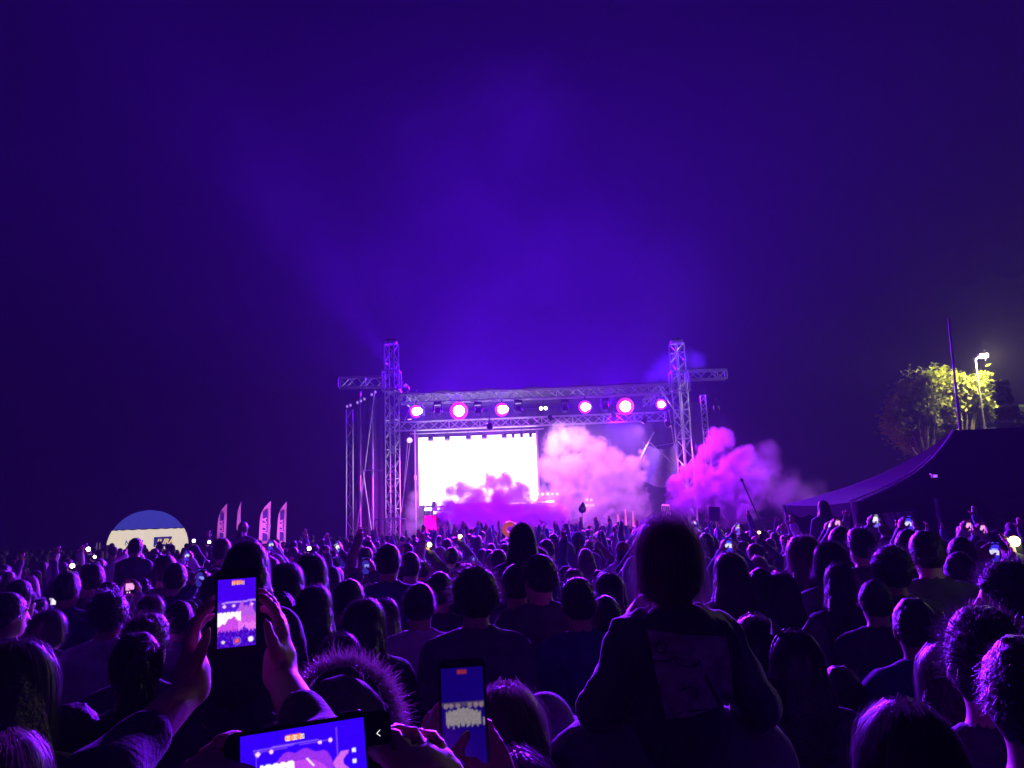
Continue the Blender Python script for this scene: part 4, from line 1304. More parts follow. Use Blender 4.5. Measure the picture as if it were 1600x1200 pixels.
def ribbon_strands(P, N_, width, rng):
    """P (n,k,3) polylines -> thin tapering ribbons"""
    n, k, _ = P.shape
    T = np.gradient(P, axis=1)
    side = np.cross(T, N_[:, None, :]); side /= np.linalg.norm(side, axis=2, keepdims=True)+1e-9
    w = width*np.linspace(1, 0.25, k)[None, :, None]*rng.uniform(0.6, 1.3, (n, 1, 1))
    V = np.concatenate([P-side*w*0.5, P+side*w*0.5], 1).reshape(-1, 3)
    base = (np.arange(n)*2*k)[:, None]
    i = np.arange(k-1)[None, :]
    Q = np.stack([base+i, base+i+1, base+i+1+k, base+i+k], 2).reshape(-1, 4)
    return V, Q

def strands(sp, n, width, seed):
    """loose hair lying over the core: falling locks for long hair, short tufts for short hair"""
    rng = np.random.default_rng(seed)
    st = sp['hair']; L = sp.get('len', 0.3); t = sp.get('hv', 0.012)
    c = HC+np.array((0, -0.012, 0.018)); r = np.array((0.080+t, 0.100+t, 0.107+t))
    if st == 'curly':
        r = r+0.018
    u = rng.uniform(-1, 1, n*3); a = rng.uniform(0, 2*np.pi, n*3)
    dirs = np.stack([np.cos(a)*np.sqrt(1-u*u), np.sin(a)*np.sqrt(1-u*u), u], 1)
    if st in ('long', 'wavy', 'bob', 'braids'):
        ok = (dirs[:, 2] > 0.15) & ~((dirs[:, 1] > 0.55) & (dirs[:, 2] < 0.45))
        dirs = dirs[ok][:n]; m = len(dirs); k = 9
        end = 0.10-L if st != 'bob' else 0.022
        az = np.arctan2(dirs[:, 1], dirs[:, 0]); po = np.arccos(np.clip(dirs[:, 2], -1, 1))
        lift = 1+np.abs(rng.normal(0, sp.get('loose', 0.07), m))
        P = np.zeros((m, k, 3))
        flare = sp.get('hw', 1.0)
        zr = c[2]+r[2]*math.cos(math.pi*0.53)
        reach = np.clip(math.pi*0.53-po, 0, None)+np.clip(zr-end+rng.normal(0, sp.get('endvar', 0.022), m), 0.01, None)/0.115
        for j in range(k):
            q = j/(k-1)
            s = q*reach
            pol = po+s
            over = np.clip(pol-math.pi*0.53, 0, None)
            pp = np.minimum(pol, math.pi*0.53)
            x = c[0]+r[0]*np.sin(pp)*np.cos(az)*lift; y = c[1]+r[1]*np.sin(pp)*np.sin(az)*lift
            z = c[2]+r[2]*np.cos(pp)*lift-over*0.115
            x = x*(1+0.10*flare*np.clip(over, 0, 2.5)) if st != 'bob' else x*(1+0.20*np.clip(over, 0, 1.0))
            y = np.where(y > 0.02, y-over*0.012, y*(1-0.05*np.clip(over, 0, 2)))
            P[:, j] = np.stack([x, y, z], 1)
        if st == 'bob':
            curl_ = np.clip((0.06-P[:, :, 2])/0.1, 0, 1); P[:, :, 0] *= 1-0.12*np.clip(curl_-0.45, 0, 1)*2; P[:, :, 1] *= 1-0.12*curl_
        wv = rng.uniform(0, 6.28, (m, 1)); q = np.linspace(0, 1, k)[None]
        amp = (0.004 if st in ('long', 'bob') else 0.012)*q
        P[:, :, 0] += amp*np.sin(wv+q*(9 if st != 'wavy' else 16)); P[:, :, 1] += amp*np.cos(wv*1.3+q*8)
        # flyaways
        fl = rng.random(m) < 0.16
        P[fl] += (dirs[fl][:, None, :]*np.linspace(0, 1, k)[None, :, None]**1.5)*rng.uniform(0.01, 0.045, (fl.sum(), 1, 1))
    else:
        ok = (dirs[:, 2] > -0.25) & ~((dirs[:, 1] > 0.5) & (dirs[:, 2] < 0.35))
        dirs = dirs[ok][:n]; m = len(dirs); k = 4
        root = c+dirs*r*0.97
        ln = {'curly': 0.030, 'buzz': 0.006, 'quiff': 0.030, 'flat': 0.016, 'pony': 0.03, 'knot': 0.028}.get(st, 0.020)*rng.uniform(0.5, 1.4, (m, 1))
        down = np.array((0, -0.35, -0.8)) if st in ('pony', 'short', 'buzz') else np.array((0, 0.1, 0.15))
        gdir = dirs*(0.42 if st != 'curly' else 0.75)+down*(0.75 if st != 'curly' else 0.0)+rng.normal(0, 0.22, (m, 3))
        if st in ('pony', 'knot'):
            tgt = np.array((0, -0.125, 0.15)) if st == 'pony' else np.array((0, -0.03, 0.26))
            gdir = (tgt-root)*6+dirs*0.28+rng.normal(0, 0.12, (m, 3)); ln = ln*1.5
        gdir /= np.linalg.norm(gdir, axis=1, keepdims=True)
        q = np.linspace(0, 1, k)
        P = root[:, None, :]+gdir[:, None, :]*ln[:, :, None]*q[None, :, None]
        bend = rng.normal(0, 1, (m, 3)); P += bend[:, None, :]*(ln[:, :, None]*0.35*q[None, :, None]**2)
        if st == 'pony':
            mt = m//3
            off = rng.normal(0, 0.016, (mt, 3)); qq = np.linspace(0, 1, 9)
            PT = np.zeros((mt, 9, 3))
            for j, z in enumerate(qq):
                PT[:, j] = np.array((0, -0.135-0.02*math.sin(z*3), 0.155-(0.06+L)*z))+off*(0.4+1.6*math.sin(min(1, z*1.4)*1.9))
            PT += rng.normal(0, 0.003, PT.shape)
            Va, Qa = ribbon_strands(P, dirs, width, rng)
            Vb, Qb = ribbon_strands(PT, rng.normal(0, 1, (mt, 3)), width, rng)
            return np.concatenate([Va, Vb]), np.concatenate([Qa, Qb+len(Va)])
    return ribbon_strands(P, dirs, width, rng)

def hair_mesh(sp, h, n, width, seed):
    V, Q = hair_field(sp, h)
    if n:
        V2, Q2 = strands(sp, n, width, seed)
        sp['ncore'] = len(Q)
        Q = np.concatenate([Q, Q2+len(V)]); V = np.concatenate([V, V2])
    else:
        sp['ncore'] = len(Q)
    hs = sp.get('hs', 1.0); R = sp['R']
    return HP+(V*hs) @ R.T, Q

def np_mesh(name, V, Q, mats, midx=None):
    me = bpy.data.meshes.new(name)
    nv, nq = len(V), len(Q)
    me.vertices.add(nv); me.vertices.foreach_set('co', np.ascontiguousarray(V, np.float32).ravel())
    me.loops.add(nq*4); me.loops.foreach_set('vertex_index', np.ascontiguousarray(Q, np.int32).ravel())
    me.polygons.add(nq); me.polygons.foreach_set('loop_start', np.arange(nq, dtype=np.int32)*4)
    for m_ in mats:
        me.materials.append(m_)
    if midx is not None:
        me.polygons.foreach_set('material_index', midx.astype(np.int32))
    me.polygons.foreach_set('use_smooth', np.ones(nq, dtype=bool))
    me.update(calc_edges=True)
    me.validate()
    return me

# ---------------------------------------------------------------- people's materials
M_SKIN = [mat('skin_fair', (0.55, 0.33, 0.24), 0.55, sss=0.15), mat('skin_tan', (0.38, 0.22, 0.15), 0.55, sss=0.15)]
HAIRCOL = {'black': (0.012, 0.011, 0.012), 'brown': (0.036, 0.028, 0.025), 'auburn': (0.06, 0.035, 0.030), 'blond': (0.21, 0.17, 0.13), 'dark': (0.020, 0.017, 0.017)}
def hairmat(c):
    return mat('hair_'+c, tuple(x*0.6+0.004 for x in HAIRCOL[c]), 0.5, sheen=0.10, spec=0.6, var=0.25, vscale=30, bump=0.5, bscale=90)
def strandmat(c):
    return mat('strand_'+c, tuple(x*0.8+0.02 for x in HAIRCOL[c]), 0.35, sheen=0.3, trans=0.45, spec=0.8)
CLOTH = {'black': (0.07, 0.07, 0.085), 'navy': (0.06, 0.07, 0.18), 'grey': (0.22, 0.22, 0.24), 'white': (0.65, 0.63, 0.62), 'red': (0.35, 0.04, 0.05),
         'olive': (0.12, 0.13, 0.07), 'denim': (0.12, 0.17, 0.30), 'beige': (0.42, 0.36, 0.28), 'charcoal': (0.13, 0.13, 0.15), 'purple': (0.16, 0.08, 0.25)}
def clothmat(c):
    return mat('cloth_'+c, CLOTH[c], 0.85, sheen=0.15, var=0.18, vscale=14, bump=0.25, bscale=120)
M_TROUSERS = mat('dark_denim_trousers', (0.05, 0.06, 0.10), 0.9)

def spec(arms='down', hair='short', yaw=0.0, pitch=0.0, roll=0.0, **kw):
    A = {'down': (ARM_DOWN(-1), ARM_DOWN(1)), 'front': (ARM_FRONT(-1), ARM_FRONT(1)), 'up': (ARM_UP(-1), ARM_UP(1)), 'upl': (ARM_UP(-1), ARM_DOWN(1)),
         'upr': (ARM_DOWN(-1), ARM_UP(1)), 'phone': (ARM_PHONE(-1), ARM_PHONE(1)), 'high': (ARM_HIGH(-1), ARM_HIGH(1)), 'highr': (ARM_DOWN(-1), ARM_HIGH(1)),
         'highl': (ARM_HIGH(-1), ARM_DOWN(1))}
    sp = dict(arms=A[arms] if isinstance(arms, str) else arms, hair=hair, R=rotm(yaw, pitch, roll))
    sp.update(kw)
    return sp

def body_obj_mesh(sp, h, skin=0):
    V, Q = body_mesh(sp, h)
    z = V[Q].mean(1)
    leg = (z[:, 2] < 0.97) & (np.abs(z[:, 0]) < 0.215)
    if sp.get('sit'):
        leg = z[:, 2] < 1.0
    return np_mesh('person', V, Q, [M_SKIN[skin], M_TROUSERS], leg.astype(int))

CACHE = {}
def part_meshes(key, sp, h, nstr, wstr, seed=1, bkey=None, hkey=None):
    """(body, top, hair) meshes of one kind of person; people of one build or one haircut share them"""
    bkey = ('body', bkey or key); hkey = ('hair', hkey or key)
    if bkey not in CACHE:
        V, Q = top_mesh(sp, h*1.15)
        CACHE[bkey] = (body_obj_mesh(sp, h), np_mesh('jacket', V, Q, [clothmat('black')]))
    if hkey not in CACHE:
        hm_ = None
        if sp['hair']:
            V, Q = hair_mesh(sp, h*0.95, nstr, wstr, seed)
            hm_ = np_mesh('hair', V, Q, [hairmat('dark'), strandmat('dark')], (np.arange(len(Q)) >= sp['ncore']).astype(int))
        CACHE[hkey] = hm_
    return (*CACHE[bkey], CACHE[hkey])

def place_person(meshes, loc, rz, s, label, cloth='black', haircol='dark', skin=0, group=None, cat='person', top_name='jacket'):
    b, t, hm_ = meshes
    o = bpy.data.objects.new('person', b); COL.objects.link(o)
    o.location = loc; o.rotation_euler = (0, 0, rz); o.scale = (s, s, s)
    tag(o, label, cat, group)
    o.material_slots[0].link = 'OBJECT'; o.material_slots[0].material = M_SKIN[skin]
    j = bpy.data.objects.new(top_name, t); COL.objects.link(j); j.parent = o
    j.material_slots[0].link = 'OBJECT'; j.material_slots[0].material = clothmat(cloth)
    if hm_ is not None:
        q = bpy.data.objects.new('hair', hm_); COL.objects.link(q); q.parent = o
        q.material_slots[0].link = 'OBJECT'; q.material_slots[0].material = hairmat(haircol)
        q.material_slots[1].link = 'OBJECT'; q.material_slots[1].material = strandmat(haircol)
    return o

def local_child(name, V, Fc, m_, person, smooth=True):
    """extra part given in the person's own space"""
    me = bpy.data.meshes.new(name); me.from_pydata([tuple(v) for v in V], [], [tuple(f) for f in Fc]); me.materials.append(m_)
    if smooth:
        me.polygons.foreach_set('use_smooth', np.ones(len(me.polygons), dtype=bool))
    me.update()
    o = bpy.data.objects.new(name, me); COL.objects.link(o); o.parent = person
    return o
# ================================================================== phones
FONT = {'0': '111101101101111', '1': '010110010010111', '2': '111001111100111', ':': '000010000010000'}
def stage_picture(w, h, mode):
    """what the phones show: the stage as a small raster (top row first)"""
    rng = np.random.default_rng(5)
    img = np.zeros((h, w, 3))
    yy, xx = np.mgrid[0:h, 0:w]; u = (xx+0.5)/w; v = (yy+0.5)/h
    if mode == 'portrait':
        img[:] = (0.060, 0.0, 0.90)
        st = v > 0.33
        img[st] = (0.10, 0.01, 0.75)
        img[(np.abs(v-0.345-0.02*(0.5-u)) < 0.012) & (u > 0.1)] = (0.55, 0.25, 1.0)
        n = 0.05*np.sin(u*23)+0.03*np.sin(u*51+1)
        glow = (np.hypot((u-0.72)*0.9, (v-0.62)*1.1) < 0.27+n) & st
        img[glow] = (0.65, 0.10, 0.85)
        img[glow & (v < 0.56)] = (0.50, 0.10, 0.85)
        scr = (u < 0.60) & (v > 0.49+0.006*np.sin(u*60)) & (v < 0.72)
        img[scr] = (1.25, 1.0, 1.05)
        sm = v > 0.66-0.10*np.exp(-((u-0.40)/0.16)**2)+0.10*(0.25-u).clip(0)+0.012*np.sin(u*40)
        img[sm & (v < 0.80) & st] = (0.62, 0.07, 0.85)
        img[sm & (v < 0.80) & (u > 0.55)] = (0.85, 0.18, 0.95)
        for lx, ly, r in ((0.18, 0.405, 0.045), (0.42, 0.40, 0.04), (0.90, 0.395, 0.035)):
            img[np.hypot(u-lx, (v-ly)*h/w*1.2) < r] = (1.2, 0.6, 1.0)
        cr = v > 0.765+0.015*np.sin(u*70)+0.012*np.sin(u*131)-0.05*np.exp(-((u-0.70)/0.07)**2)
        img[cr] = (0.05, 0.0, 0.55)
        speck = cr & (rng.random((h, w)) < 0.10); img[speck] = (0.22, 0.03, 0.95)
        img[np.hypot(u-0.51, (v-0.915)*h/w) < 0.105] = (0.25, 0.12, 0.95); img[np.hypot(u-0.51, (v-0.915)*h/w) < 0.085] = (0.06, 0, 0.6)
        img[np.hypot(u-0.51, (v-0.915)*h/w) < 0.06] = (1.0, 0.10, 0.07)
        img[np.hypot(u-0.87, (v-0.905)*h/w) < 0.075] = (1.1, 0.95, 1.0)
        img[np.hypot(u-0.15, (v-0.92)*h/w) < 0.04] = (1.0, 0.85, 1.0)
        pill = (np.abs(u-0.5) < 0.14) & (np.abs(v-0.05) < 0.028); img[pill] = (1.0, 0.16, 0.07)
        tx, ty = int(w*0.39), int(h*0.038)
    elif mode == 'landscape':
        v = v*1.5
        img[:] = (0.035, 0.0, 1.0)
        img[(np.abs(v-0.31+0.03*u) < 0.012) & (u > 0.1) & (u < 0.62)] = (0.30, 0.10, 1.0)
        img[(np.abs(v-0.35+0.03*u) < 0.008) & (u > 0.1) & (u < 0.70)] = (0.22, 0.05, 1.0)
        img[(np.abs(u-0.12) < 0.004) & (v > 0.3)] = (0.2, 0.05, 0.95); img[(np.abs(u-0.77) < 0.006) & (v > 0.12)] = (0.18, 0.04, 0.95)
        gl = np.hypot((u-0.47)*1.5, v-0.85) < 0.42+0.03*np.sin(u*40); img[gl] = (0.33, 0.03, 0.90)
        img[(np.hypot((u-0.47)*1.5, v-0.95) < 0.33)] = (0.55, 0.06, 0.92)
        scr = (u > 0.15) & (u < 0.42) & (v > 0.60+0.012*(np.sin(u*110) > 0.4)); img[scr] = (1.3, 1.1, 1.1)
        sm = (u > 0.22) & (v > 0.93-0.20*np.exp(-((u-0.34)/0.07)**2)+0.02*np.sin(u*50)) & (u < 0.6); img[sm] = (0.45, 0.03, 0.85)
        col = (np.abs(u-0.80-0.03*np.sin(v*14)) < 0.035+0.03*(v-0.6)) & (v > 0.58); img[col] = (0.70, 0.14, 0.90)
        img[(np.abs((u-0.545)-(v-0.68)*0.35) < 0.008) & (v > 0.6) & (v < 0.76)] = (1.0, 0.8, 1.0)
        for lx, ly, r in ((0.135, 0.385, 0.020), (0.24, 0.375, 0.016), (0.63, 0.345, 0.015), (0.715, 0.34, 0.017)):
            img[np.hypot(u-lx, (v-ly)*h/w) < r] = (1.3, 0.7, 1.1)
        for ly in (0.60, 0.80):
            img[(np.abs(u-0.905) < 0.015) & (np.abs(v-ly) < 0.035)] = (1.0, 0.9, 1.0)
        cr = v > 1.18+0.03*np.sin(u*80); img[cr] = (0.05, 0.0, 0.5)
        pill = (np.abs(u-0.42) < 0.068) & (np.abs(v-0.165) < 0.052) & ~((np.abs(u-0.42) > 0.060) & (np.abs(v-0.165) > 0.035)); img[pill] = (1.0, 0.17, 0.06)
        tx, ty = int(w*0.36), int(h*0.09)
    else:                                       # dim, over-exposed picture
        img[:] = (0.006, 0.0, 0.16)
        band = (v > 0.36) & (v < 0.40+0.02*u); img[band] = (0.07, 0.045, 0.12)
        for lx in (0.1, 0.22, 0.38, 0.66, 0.80, 0.93):
            img[np.hypot(u-lx, (v-0.40)*h/w) < 0.055] = (0.24, 0.16, 0.22)
        top = 0.455-0.03*np.exp(-((u-0.5)/0.2)**2)+0.10*np.clip(u-0.72, 0, 1)+0.008*np.sin(u*60)
        bot = 0.605+0.015*np.sin(u*55)+0.012*np.sin(u*101)
        img[(v > top) & (v < bot) & (u > 0.09) & (u < 0.90)] = (0.27, 0.23, 0.25)
        img[(v > 0.53) & (v < 0.61) & (u > 0.95)] = (0.24, 0.2, 0.24)
        for lx, ly in ((0.15, 0.93), (0.42, 0.79)):
            img[np.hypot(u-lx, (v-ly)*h/w) < 0.025] = (0.4, 0.4, 0.6)
        img[np.hypot(u-0.5, (v-0.93)*h/w) < 0.03] = (0.5, 0.06, 0.1)
        pill = (np.abs(u-0.5) < 0.12) & (np.abs(v-0.045) < 0.018); img[pill] = (0.28, 0.02, 0.05)
        tx = None
    pad = np.pad(img, ((1, 1), (1, 1), (0, 0)), mode='edge')
    img = 0.5*img+0.125*(pad[:-2, 1:-1]+pad[2:, 1:-1]+pad[1:-1, :-2]+pad[1:-1, 2:])
    img = img*rng.uniform(0.82, 1.15, (h, w, 1))
    if tx is not None:
        for i, ch in enumerate('00:00:20'):
            g = FONT[ch]
            for r in range(5):
                for c in range(3):
                    if g[r*3+c] == '1':
                        x = tx+i*2+(c if mode == 'landscape' else c*0)+ (i if mode == 'landscape' else 0); y = ty+r
                        if 0 <= x < w and 0 <= y < h:
                            img[y, x] = (1.0, 0.55, 0.4) if mode == 'portrait' else (1.0, 0.75, 0.55)
    return img

def screen_mesh(img, W, H):
    """one quad per picture cell, in the xz plane facing -y"""
    h, w, _ = img.shape
    X = np.linspace(-W/2, W/2, w+1); Z = np.linspace(H/2, -H/2, h+1)
    V = np.array([(x, 0, z) for z in Z for x in X])
    i = np.arange(h*w); r, c = i//w, i % w
    a = r*(w+1)+c
    Q = np.stack([a, a+w+1, a+w+2, a+1], 1)
    me = np_mesh('screen', V, Q, [])
    at_ = me.color_attributes.new('picture', 'FLOAT_COLOR', 'CORNER')
    colr = np.ones((h*w, 4, 4)); colr[:, :, :3] = img.reshape(-1, 1, 3)
    at_.data.foreach_set('color', colr.ravel())
    return me

_phone_body = {}
def phone_body(W, H, T=0.008, b=0.010):
    key = (round(W, 4), round(H, 4))
    if key not in _phone_body:
        bm = bmesh.new()
        pts = []
        for cx, cz, a0 in ((W/2-b, H/2-b, 0), (-W/2+b, H/2-b, 90), (-W/2+b, -H/2+b, 180), (W/2-b, -H/2+b, 270)):
            for k in range(6):
                a = math.radians(a0+90*k/5); pts.append((cx+b*math.cos(a), cz+b*math.sin(a)))
        vs = [bm.verts.new((x, -T/2, z)) for x, z in pts]
        fc = bm.faces.new(vs)
        e = bmesh.ops.extrude_face_region(bm, geom=[fc])
        bmesh.ops.translate(bm, verts=[g for g in e['geom'] if isinstance(g, bmesh.types.BMVert)], vec=(0, T, 0))
        bmesh.ops.recalc_face_normals(bm, faces=bm.faces)
        edges = [ed for ed in bm.edges if abs(ed.verts[0].co.y-ed.verts[1].co.y) < 1e-6]
        bmesh.ops.bevel(bm, geom=edges, offset=0.0018, segments=2, affect='EDGES')
        me = bpy.data.meshes.new('phone_body'); bm.to_mesh(me); bm.free()
        me.materials.append(mat('phone_shell', (0.03, 0.03, 0.035), 0.22, 0.3))
        _phone_body[key] = me
    return _phone_body[key]

def phone(P, W, H, screen, M3, label, group=None, strength_mat=None, sw=None, sh=None, off=(0, 0)):
    """M3 turns the phone: its picture side faces local -y"""
    t = bpy.data.objects.new('phone', None); t.empty_display_size = 0.05; COL.objects.link(t)
    t.matrix_world = Matrix.Translation(Vector(P)) @ M3.to_4x4()
    tag(t, label, 'phone', group)
    b = bpy.data.objects.new('phone_body', phone_body(W, H)); COL.objects.link(b); b.parent = t
    if screen is not None:
        s = bpy.data.objects.new('screen', screen); COL.objects.link(s); s.parent = t; s.location = (off[0], -0.0046, off[1])
        if not screen.materials:
            screen.materials.append(strength_mat)
    c = bpy.data.objects.new('camera_bump', cam_bump()); COL.objects.link(c); c.parent = b; c.location = (W*0.25, 0.005, H*0.36)
    return t
_cb = []
def cam_bump():
    if not _cb:
        mb = MB().bbox((0, 0, 0), (0.022, 0.004, 0.03), 0.0015)
        mb.lathe((0, 0.001, 0.007), (0, 1, 0), [(0, 0.006), (0.003, 0.006), (0.0035, 0.004)], 10).lathe((0, 0.001, -0.007), (0, 1, 0), [(0, 0.006), (0.003, 0.006), (0.0035, 0.004)], 10)
        me = bpy.data.meshes.new('camera_bump'); me.from_pydata(mb.v, [], mb.f); me.materials.append(M_BLACKPLASTIC); me.update()
        _cb.append(me)
    return _cb[0]

# ================================================================== the nearest people, one by one
TOPZ = 1.767
PLACED = []                                   # (x, y, radius) already taken
def yh(px):
    return 813-math.tan(ROLL)*(px-800)

def near(px, py, d, sp, label, cloth, haircol, h=0.0125, nstr=900, wst=0.0022, rz=0.0, skin=0, key=None, top_name='jacket', lift=0.0, seed=1, bkey=None, hkey=None):
    p = at(px, py, d)
    hs = sp.get('hs', 1.0)
    topz = 1.515+hs*0.252
    s = (p.z-lift)/topz
    ms = part_meshes(key or ('near', px, py), sp, h, nstr, wst, seed, bkey, hkey)
    o = place_person(ms, (p.x, d-0.0, lift), rz, s, label, cloth, haircol, skin, None, top_name=top_name)
    PLACED.append((p.x, d, 0.30))
    return o

# ---- child on shoulders in a hooded top, with the one who carries it
gs, gd = 0.70, 1.95
gp = at(1040, 806, gd)
girl_sp = spec((dict(e=(-0.275, 0.03, 1.16), w=(-0.20, 0.26, 1.06), d=(0.3, 0.9, 0.1), n=(0, 0, -1)), dict(e=(0.275, 0.02, 1.15), w=(0.23, 0.24, 1.02), d=(-0.3, 0.9, 0.1), n=(0, 0, -1))),
               'bob', 0.05, 0.0, 0.0, sit=True, hs=1.20, hood=True, bulk=0.028, fold=0.013, hv=0.004, loose=0.15, endvar=0.05, hem=0.93, seed=2.0, sw=0.86)
gz = gp.z-(1.515+1.20*0.252)*gs
girl = place_person(part_meshes('girl', girl_sp, 0.0135, 2600, 0.0014, 3), (gp.x, gd, gz), 0.0, gs, 'child with bobbed hair in a hooded top riding on shoulders, largest figure right of centre', 'black', 'brown', 0, top_name='hooded_top')
for ch in girl.children:
    if ch.name.startswith('hair'):
        ch.material_slots[1].material = strandmat('blond')
    else:
        ch.material_slots[0].material = mat('hooded_top_cloth', (0.06, 0.05, 0.08), 0.8, sheen=0.6, bump=0.3, bscale=60)
PLACED.append((gp.x, gd, 0.4))
# printed patch that follows the back of the hooded top
from mathutils.bvhtree import BVHTree
tm = part_meshes('girl', girl_sp, 0, 0, 0)[1]
bvh = BVHTree.FromPolygons([v.co.copy() for v in tm.vertices], [tuple(p_.vertices) for p_ in tm.polygons])
def girl_local(px, py):
    q = at(px, py, gd-0.1)
    return ((q.x-gp.x)/gs, (q.z-gz)/gs)
def on_back(x, z, lift):
    hit = bvh.ray_cast(Vector((x, -1.0, z)), Vector((0, 1, 0)))[0]
    y = hit.y if hit else -0.12
    return (x, y-lift, z)
cs = [girl_local(*c) for c in ((1012, 985), (1140, 997), (1160, 1105), (1045, 1128))]
V, Fc = [], []
n = 18
for j in range(n+1):
    for i in range(n+1):
        u, v = i/n, j/n
        a = np.array(cs[0])*(1-u)+np.array(cs[1])*u; b = np.array(cs[3])*(1-u)+np.array(cs[2])*u
        x, z = a*(1-v)+b*v
        V.append(on_back(x, z, 0.006))
for j in range(n):
    for i in range(n):
        q = j*(n+1)+i
        Fc.append((q, q+n+1, q+n+2, q+1))
local_child('back_print', V, Fc, mat('pale_print', (0.28, 0.22, 0.29), 0.8, var=0.35, vscale=22), girl)
def ink(pts, r=0.0026):
    P = [on_back(*girl_local(*p), 0.009) for p in pts]
    mb = MB()
    for a, b in zip(P[:-1], P[1:]):
        mb.tube(a, b, r, n=5)
    return mb
inkmat = mat('print_ink', (0.08, 0.06, 0.10), 0.8)
def arc(cx, cy, rx, ry, a0, a1, n=10):
    return [(cx+rx*math.cos(math.radians(a0+(a1-a0)*k/n)), cy+ry*math.sin(math.radians(a0+(a1-a0)*k/n))) for k in range(n+1)]
mb = ink(arc(1034, 1013, 8, 10, 0, 360)); local_child('print_line', mb.v, mb.f, inkmat, girl)
mb = ink(arc(1035, 1024, 22, 12, 20, 170)); local_child('print_line', mb.v, mb.f, inkmat, girl)
mb = ink(arc(1078, 1032, 20, 12, 10, 175)); local_child('print_line', mb.v, mb.f, inkmat, girl)
mb = ink([(1053, 1030), (1060, 1027), (1063, 1031)]); local_child('print_line', mb.v, mb.f, inkmat, girl)
mb = ink([(1106, 1058), (1120, 1085), (1135, 1112)], 0.006); local_child('print_line', mb.v, mb.f, inkmat, girl)
mb = ink(arc(1080, 1085, 14, 9, 200, 420)); local_child('print_line', mb.v, mb.f, inkmat, girl)
mb = ink([(1060, 1118), (1085, 1112), (1110, 1112)]); local_child('print_line', mb.v, mb.f, inkmat, girl)
cs_ = 1.08
car_sp = spec((dict(e=(-0.30, 0.16, 1.16), w=(-0.17, 0.34, 1.05), d=(0.5, 0.3, -0.2), n=(0.3, -1, 0)), dict(e=(0.30, 0.16, 1.16), w=(0.17, 0.34, 1.05), d=(-0.5, 0.3, -0.2), n=(-0.3, -1, 0))), 'short', 0, -0.12, bulk=0.03, sw=1.08)
place_person(part_meshes('carrier', car_sp, 0.016, 200, 0.003), (gp.x-0.02, gd+0.07, 0), 0.0, cs_, 'person in a dark jacket carrying the hooded child on the shoulders', 'charcoal', 'dark')

# ---- right foreground
near(1598, 990, 1.7, spec('down', 'short', -0.75, 0.0, hv=0.010, collar=True), 'short-haired man at the right edge, ear and neck rim-lit, nearest on that side', 'navy', 'dark', 0.0115, 2600, 0.0016)
near(1530, 955, 2.05, spec('down', 'quiff', -0.6, 0.05, hv=0.012, collar=True), 'short-haired man with a bare ear left of the man at the right edge', 'black', 'dark', 0.0115, 2600, 0.0016)
near(1410, 1100, 1.6, spec('down', 'long', 0.0, 0.05, len=0.34), 'long-haired head with a centre parting low at the lower right', 'charcoal', 'brown', 0.0115, 3600, 0.0018, seed=4)
near(1478, 1008, 2.6, spec('down', 'long', 0.1, 0, len=0.36), 'long-haired woman half hidden behind the man with a bare ear', 'black', 'auburn', 0.0145, 1800, 0.0022, seed=5)
near(1425, 932, 3.3, spec('down', 'buzz', -0.35, 0, hv=0.008, collar=True, bulk=0.02), 'man with cropped hair and a high collared jacket, ear showing', 'navy', 'dark', 0.0130, 1600, 0.002)
near(1577, 880, 3.2, spec('down', 'curly', 0.95, 0.0, hv=0.006), 'curly-haired man in profile looking left near the right edge', 'black', 'dark', 0.0130, 1600, 0.0025)
cat = near(1240, 985, 2.9, spec('down', 'braids', 0.1, 0.05, len=0.25, hv=0.008), 'girl with cat-ear headband and loose side locks right of the hooded child', 'black', 'dark', 0.0145, 1500, 0.0024, seed=6)
mb = MB()
pts = [HP+np.array((0.092*math.cos(a), 0.02, 0.133+0.124*math.sin(a))) for a in np.linspace(0, math.pi, 18)]
mb.path([Vector(p) for p in pts], 0.006)
o = local_child('headband', mb.v, mb.f, mat('black_band', (0.05, 0.04, 0.06), 0.5), cat)
for s in (-1, 1):
    b0 = HP+np.array((s*0.055, 0.02, 0.236))
    Vv = [tuple(b0+np.array(v)) for v in ((-0.026, -0.01, 0), (0.026, -0.01, 0), (0.026, 0.01, 0), (-0.026, 0.01, 0), (s*0.02, 0, 0.058), )]
    V2 = [tuple(b0+np.array(v)) for v in ((-0.018, -0.008, 0.028), (0.022+0.0*s, -0.008, 0.028))]
    local_child('cat_ear', Vv, [(0, 1, 4), (1, 2, 4), (2, 3, 4), (3, 0, 4), (3, 2, 1, 0)], mat('furry_ear', (0.10, 0.06, 0.10), 0.9, sheen=1.0), cat, False)
near(1180, 962, 3.2, spec('down', 'wavy', 0, 0, len=0.2), 'head with bright tousled hair between the hooded child and the cat-ear girl', 'charcoal', 'brown', 0.013, 900, 0.003, seed=7)
near(1312, 1040, 3.3, spec('down', 'short', 0, 0, hs=1.1), 'small child showing only a faint curve of hair right of the cat-ear girl', 'navy', 'brown', 0.014, 500, 0.003)

